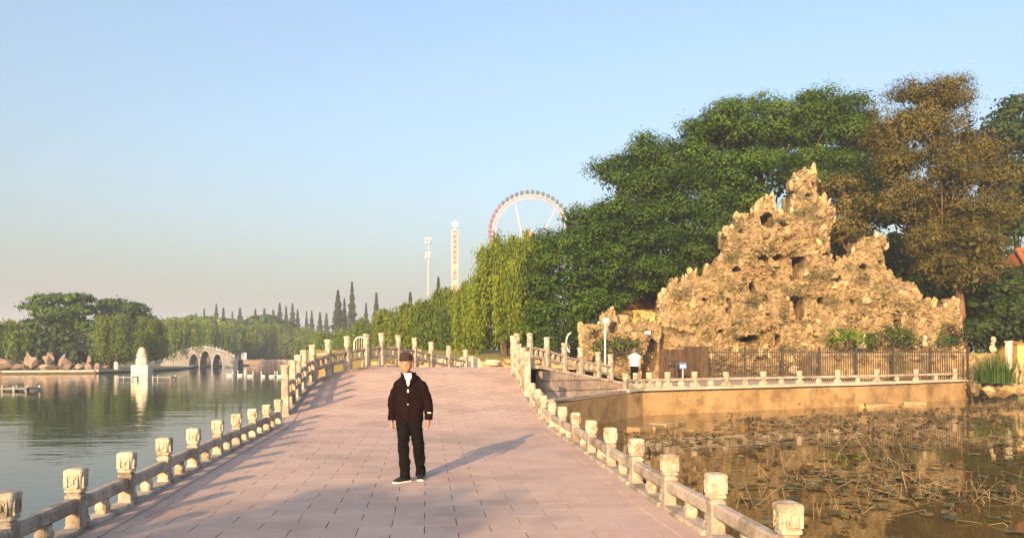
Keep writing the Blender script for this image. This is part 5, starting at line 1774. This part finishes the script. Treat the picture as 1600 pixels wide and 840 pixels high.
# ---- beyond the bridge: orange booth, white garden arch, yellow board
D = 62.0
q = PD(511, 556, D)
kq = thing('booth', 'orange panelled booth behind the bridge railing', 'booth', (q.x, q.y, -.22))
m = MB(); m.box((q.x, q.y, .75), (1.15, 1.0, 2.0), .1, .03); m.build('wall', M['orange'], kq)
for i in (-1, 0, 1):
    m = MB(); m.box((q.x + i * .36, q.y - .52, .85), (.30, .05, 1.5), .1, .01); m.build('panel', M['orange'], kq)
m = MB(); m.box((q.x, q.y, 1.8), (1.4, 1.25, .12), .1, .02); m.build('roof', M['coping'], kq)
q = PD(563, 548, 64)
ga = thing('garden_arch', 'white hooped garden arch beyond the bridge railing', 'arch', (q.x, q.y, -.22))
zt = PD(0, 526, 64).z
r_ = .52
m = MB(); m.tube([(q.x - r_, q.y, -.22), (q.x - r_, q.y, zt - r_)] + [(q.x - r_ * math.cos(a), q.y, zt - r_ + r_ * math.sin(a)) for a in np.linspace(.2, math.pi - .2, 9)] + [(q.x + r_, q.y, zt - r_), (q.x + r_, q.y, -.22)], .045, 6); m.build('hoop', M['white'], ga)
for dx in (-.3, -.1, .1, .3):
    m = MB(); m.tube([(q.x + dx, q.y, -.22), (q.x + dx, q.y, zt - r_ + math.sqrt(r_ * r_ - dx * dx))], .015, 5); m.build('bar', M['white'], ga)
for dz in (.9, 1.4, 1.9):
    m = MB(); m.tube([(q.x - r_, q.y + .02, dz), (q.x + r_, q.y + .02, dz)], .012, 5); m.build('bar', M['white'], ga)
q = PD(585, 565, 58)
yb = thing('notice_board', 'small yellow board seen through the crest railing of the bridge', 'sign', (q.x, q.y, -.22))
m = MB(); m.box((q.x, q.y, .9), (1.0, .06, .7), 0, .01); m.build('board', M['toweryellow'], yb)
for sx in (-1, 1):
    m = MB(); m.box((q.x + sx * .4, q.y + .05, .25), (.07, .05, 1.0)); m.build('leg', M['grey'], yb)

# ---- raised lawn with a rough stone edge beyond the bridge, and the drum stone that ends the railing
lawn_b = MB()
lv = [(-8.0, 43.6, 1.36), (3.6, 43.6, 1.36), (7.0, 60, 2.15), (-14, 60, 2.15), (10, 90, 2.4), (-24, 90, 2.4)]
lawn_b.add(lv + [(x, y, .2) for x, y, z in lv], [(0, 1, 2, 3), (3, 2, 4, 5), (0, 6, 7, 1), (1, 7, 8, 2), (2, 8, 10, 4), (0, 3, 9, 6), (3, 5, 11, 9)])
lawn_b.build('lawn', M['lawn'])['kind'] = 'structure'
lw = thing('lawn_edging', 'rough pale stone edging of the raised lawn beyond the bridge', 'edging', (-2, 43.3, ZP))
for k in range(20):
    x = -7.4 + k * .55
    me = ROCKS[k % 9] if k % 3 else PALES[k % 4]
    link('stone', me, lw, (x, 43.35 + rnd.uniform(-.1, .1), 1.30 + rnd.uniform(-.06, .08)), rotz=rnd.uniform(0, 6), scale=(.3, .25, rnd.uniform(.14, .24)))
m = MB()
m.box((-2.2, 43.6, .85), (11.4, .3, .98)); m.build('wall', M['pondwall'], lw)
q = PD(733, 570, 36.5)
ds_ = thing('drum_stone', 'carved drum stone at the far end of the bridge railing', 'stone', (q.x, q.y, ZP))
m = MB(); m.rings([(q.x, q.y - .14, 1.05, .55, .55), (q.x, q.y - .10, 1.05, .62, .60), (q.x, q.y + .10, 1.05, .62, .60), (q.x, q.y + .14, 1.05, .55, .55)], 20, 'y', power=3); m.build('drum', M['cap'], ds_)
m = MB(); m.box((q.x, q.y, .5), (1.5, .34, .3), 0, .03); m.build('base', M['cap'], ds_)
for px, py, lab in ((694, 567, 'low pale stone block beside the willow trunk beyond the bridge'), (770, 567, 'low pale stone block between drum stone and pond railing'), (655, 552, 'rough white stone heap behind the descending railing')):
    q = PD(px, py, 44); me = rock_mesh(int(px), M['rockpale'], 16, (1, .7, .8), True)
    tag(link('stone_block', me, None, (q.x, 42.6, max(1.2, q.z)), scale=(.5, .35, .35)), lab, 'stone')

# ---- iron fence and board fence before the rockery
FD = 38.4
fe = thing('iron_fence', 'dark iron picket fence in front of the tall rockery', 'fence', (PD(1105, 0, FD).x, FD, ZP))
x0, x1 = PD(1106, 0, FD).x, PD(1512, 0, FD).x
ztop = PD(0, 544, FD).z
pk = MB(); pk.box((0, 0, .8), (.028, .028, 1.6)); pk.rings([(0, 0, 1.6, .02, .02), (0, 0, 1.70, .003, .003)], 4)
PK = pk.mesh('picket', M['iron'])
n = int((x1 - x0) / .115)
for i in range(n):
    link('picket', PK, fe, (x0 + i * .115, FD, ZP), scale=(1, 1, (ztop - ZP) / 1.7))
for zz in (.25, 1.42):
    m = MB(); m.box(((x0 + x1) / 2, FD, ZP + zz), (x1 - x0, .04, .05)); m.build('rail', M['iron'], fe)
for i in range(8):
    m = MB(); m.box((x0 + i * (x1 - x0) / 7, FD, ZP + .85), (.09, .09, 1.72), 0, .01); m.build('post', M['iron'], fe)
bf = thing('board_fence', 'brown upright board fence beside the grotto mouth', 'fence', (PD(1030, 0, FD).x, FD - .2, ZP))
bd = MB(); bd.box((0, 0, .85), (.115, .03, 1.7), 0, .006)
BD = bd.mesh('board', M['wood'])
xa = PD(1030, 0, FD).x
for i in range(20):
    link('board', BD, bf, (xa + i * .123, FD - .2 + rnd.uniform(-.01, .01), ZP + rnd.uniform(-.02, .02)), scale=(1, 1, 1.0 if i > 9 else .93))
for zz in (.35, 1.35):
    m = MB(); m.box((xa + 1.17, FD - .15, ZP + zz), (2.45, .04, .08)); m.build('rail', M['wood'], bf)

# ---- bin on legs, blue sign, lamp post, small rock sign
q = PD(1049, 580, 36.4)
bn = thing('litter_bin', 'dark litter bin on two legs before the board fence', 'bin', (q.x, q.y, ZP))
m = MB(); m.box((q.x, q.y, ZP + 1.12), (.62, .32, .22), 0, .02); m.build('hood', M['iron'], bn)
for sx in (-1, 1):
    m = MB(); m.box((q.x + sx * .22, q.y, ZP + .5), (.09, .2, 1.0)); m.build('leg', M['iron'], bn)
m = MB(); m.box((q.x, q.y, ZP + .45), (.3, .22, .55), 0, .03); m.build('bucket', M['wood'], bn)
q = PD(1067, 575, 35.8)
sg = thing('sign', 'small blue and white sign on a post before the board fence', 'sign', (q.x, q.y, ZP))
m = MB(); m.box((q.x, q.y, ZP + .78), (.34, .04, .30), 0, .01); m.build('board', M['blue'], sg)
m = MB(); m.box((q.x, q.y - .025, ZP + .76), (.26, .01, .13)); m.build('text_panel', M['white'], sg)
m = MB(); m.box((q.x, q.y + .03, ZP + .35), (.05, .04, .75)); m.build('post', M['grey'], sg)
q = PD(1012, 520, 38.6)
rs_ = thing('sign', 'small white and blue plate fixed on the grotto rock', 'sign', q)
m = MB(); m.box(q, (.3, .04, .17), 0, .008); m.build('plate', M['white'], rs_)
m = MB(); m.box((q.x, q.y - .025, q.z - .05), (.26, .01, .05)); m.build('band', M['blue'], rs_)
q = PD(945.5, 556, 37.2)
lp = thing('camera_pole', 'white pole with a camera box beside the clipped shrub', 'pole', (q.x, q.y, ZP))
zt = PD(0, 500, 37.2).z
m = MB(); m.tube([(q.x, q.y, ZP), (q.x, q.y, zt)], .04, 10); m.build('pole', M['white'], lp)
m = MB(); m.box((q.x + .05, q.y - .05, zt - .02), (.24, .26, .24), 0, .02); m.build('camera_box', M['white'], lp)
m = MB(); m.tube([(q.x, q.y, zt - .15), (q.x - .3, q.y - .05, zt - .12)], .025, 6); m.box((q.x - .32, q.y - .06, zt - .12), (.12, .16, .1), 0, .01); m.build('arm', M['grey'], lp)
# pale cable loop on the rocks by the grotto
q = PD(900, 535, 39.3)
cb = MB(); cb.tube([(q.x - .25 + .5 * math.sin(a) * .5, q.y, q.z + .5 * math.cos(a)) for a in np.linspace(3.4, 6.3, 10)], .035, 6)
tag(cb.build('hose', M['white']), 'pale curved hose hanging at the left end of the grotto', 'hose')
q = PD(1576, 556, 38.2)
m = MB(); m.box((q.x, q.y, q.z), (.24, .24, 1.35), .2, .03)
wp = thing('stone_post', 'leaning white stone post right of the reed clump', 'post', (q.x, q.y, q.z - .7))
m.build('shaft', M['statue'], wp)
m = MB(); m.box((q.x, q.y, q.z + .71), (.28, .28, .08), .2, .02); m.build('cap', M['statue'], wp)


# ---- pavilion glimpsed under the trees left of the rockery, and the tiled roof at the right edge
def house(label, px0, px1, d, z_eave, depth, roof_h, wall_mat, over=.5, tile='rooftile'):
    a, b = PD(px0, 0, d).x, PD(px1, 0, d).x
    root = thing('pavilion', label, 'building', ((a + b) / 2, d, ZP))
    m = MB(); m.box(((a + b) / 2, d + depth / 2, (ZP + z_eave) / 2), (b - a, depth, z_eave - ZP)); m.build('wall', M[wall_mat], root)
    cx, cy_ = (a + b) / 2, d + depth / 2
    hw, hd = (b - a) / 2 + over, depth / 2 + over
    m = MB(); m.add([(cx - hw, cy_ - hd, z_eave), (cx + hw, cy_ - hd, z_eave), (cx + hw, cy_ + hd, z_eave), (cx - hw, cy_ + hd, z_eave), (cx - hw * .6, cy_, z_eave + roof_h), (cx + hw * .6, cy_, z_eave + roof_h)], [(0, 1, 5, 4), (1, 2, 5), (2, 3, 4, 5), (3, 0, 4), (3, 2, 1, 0)])
    rf = m.build('roof', M[tile], root)
    nt = int(2 * hw / .26)
    for i in range(nt + 1):                      # rolled tile rows down the front slope
        f = -1 + 2 * i / nt
        m = MB(); m.tube([(cx + f * hw, cy_ - hd - .03, z_eave + .04), (cx + f * hw * .6, cy_, z_eave + roof_h + .03)], .07, 5); m.build('tile_row', M[tile], rf)
    for sx in (-1, 1):
        m = MB(); m.tube([(cx + sx * hw, cy_ - hd, z_eave + .05), (cx + sx * hw * .6, cy_, z_eave + roof_h + .08)], .12, 6); m.build('hip_ridge', M[tile], rf)
    m = MB(); m.tube([(cx - hw * .6, cy_, z_eave + roof_h + .08), (cx + hw * .6, cy_, z_eave + roof_h + .08)], .14, 6); m.build('ridge', M[tile], rf)
    return root


house('yellow-walled pavilion with red tiled roof coloured as shaded under the trees by the grotto', 940, 1028, 50, PD(0, 482, 50).z, 3.0, 1.0, 'yellowwall', .3, 'shadedroof')
house('orange tiled pavilion roof behind the shrubs at the right edge', 1618, 1740, 48.5, PD(0, 430, 48.5).z, 5, 1.9, 'yellowwall', .9)
q = PD(1596, 550, 40.5)
m = MB(); m.box((q.x + 1.2, 40.5, q.z - .3), (3.0, .3, 1.4), 0, .02)
yw = thing('garden_wall', 'low yellow garden wall at the right edge behind the rocks', 'wall', (q.x, 40.5, ZP))
m.build('wall', M['yellowwall'], yw)
m = MB(); m.box((q.x + 1.2, 40.5, q.z + .44), (3.1, .42, .08), 0, .01); m.build('coping', M['rooftile'], yw)


# ================================================================== AIR
mb = MB(); mb.box((0, 560, 38.85), (3300, 2200, 82.5))
haze = mb.mesh('haze', None)
hm_, nt, out = ngraph('haze_air')
pv = N(nt, 'ShaderNodeVolumePrincipled')
pv.inputs['Color'].default_value = (0.66, 0.80, 1.0, 1)
pv.inputs['Density'].default_value = 0.0009
pv.inputs['Anisotropy'].default_value = 0.0
L(nt, pv.outputs[0], out.inputs['Volume'])
haze.materials.append(hm_)
tag(link('haze', haze), kind='stuff')
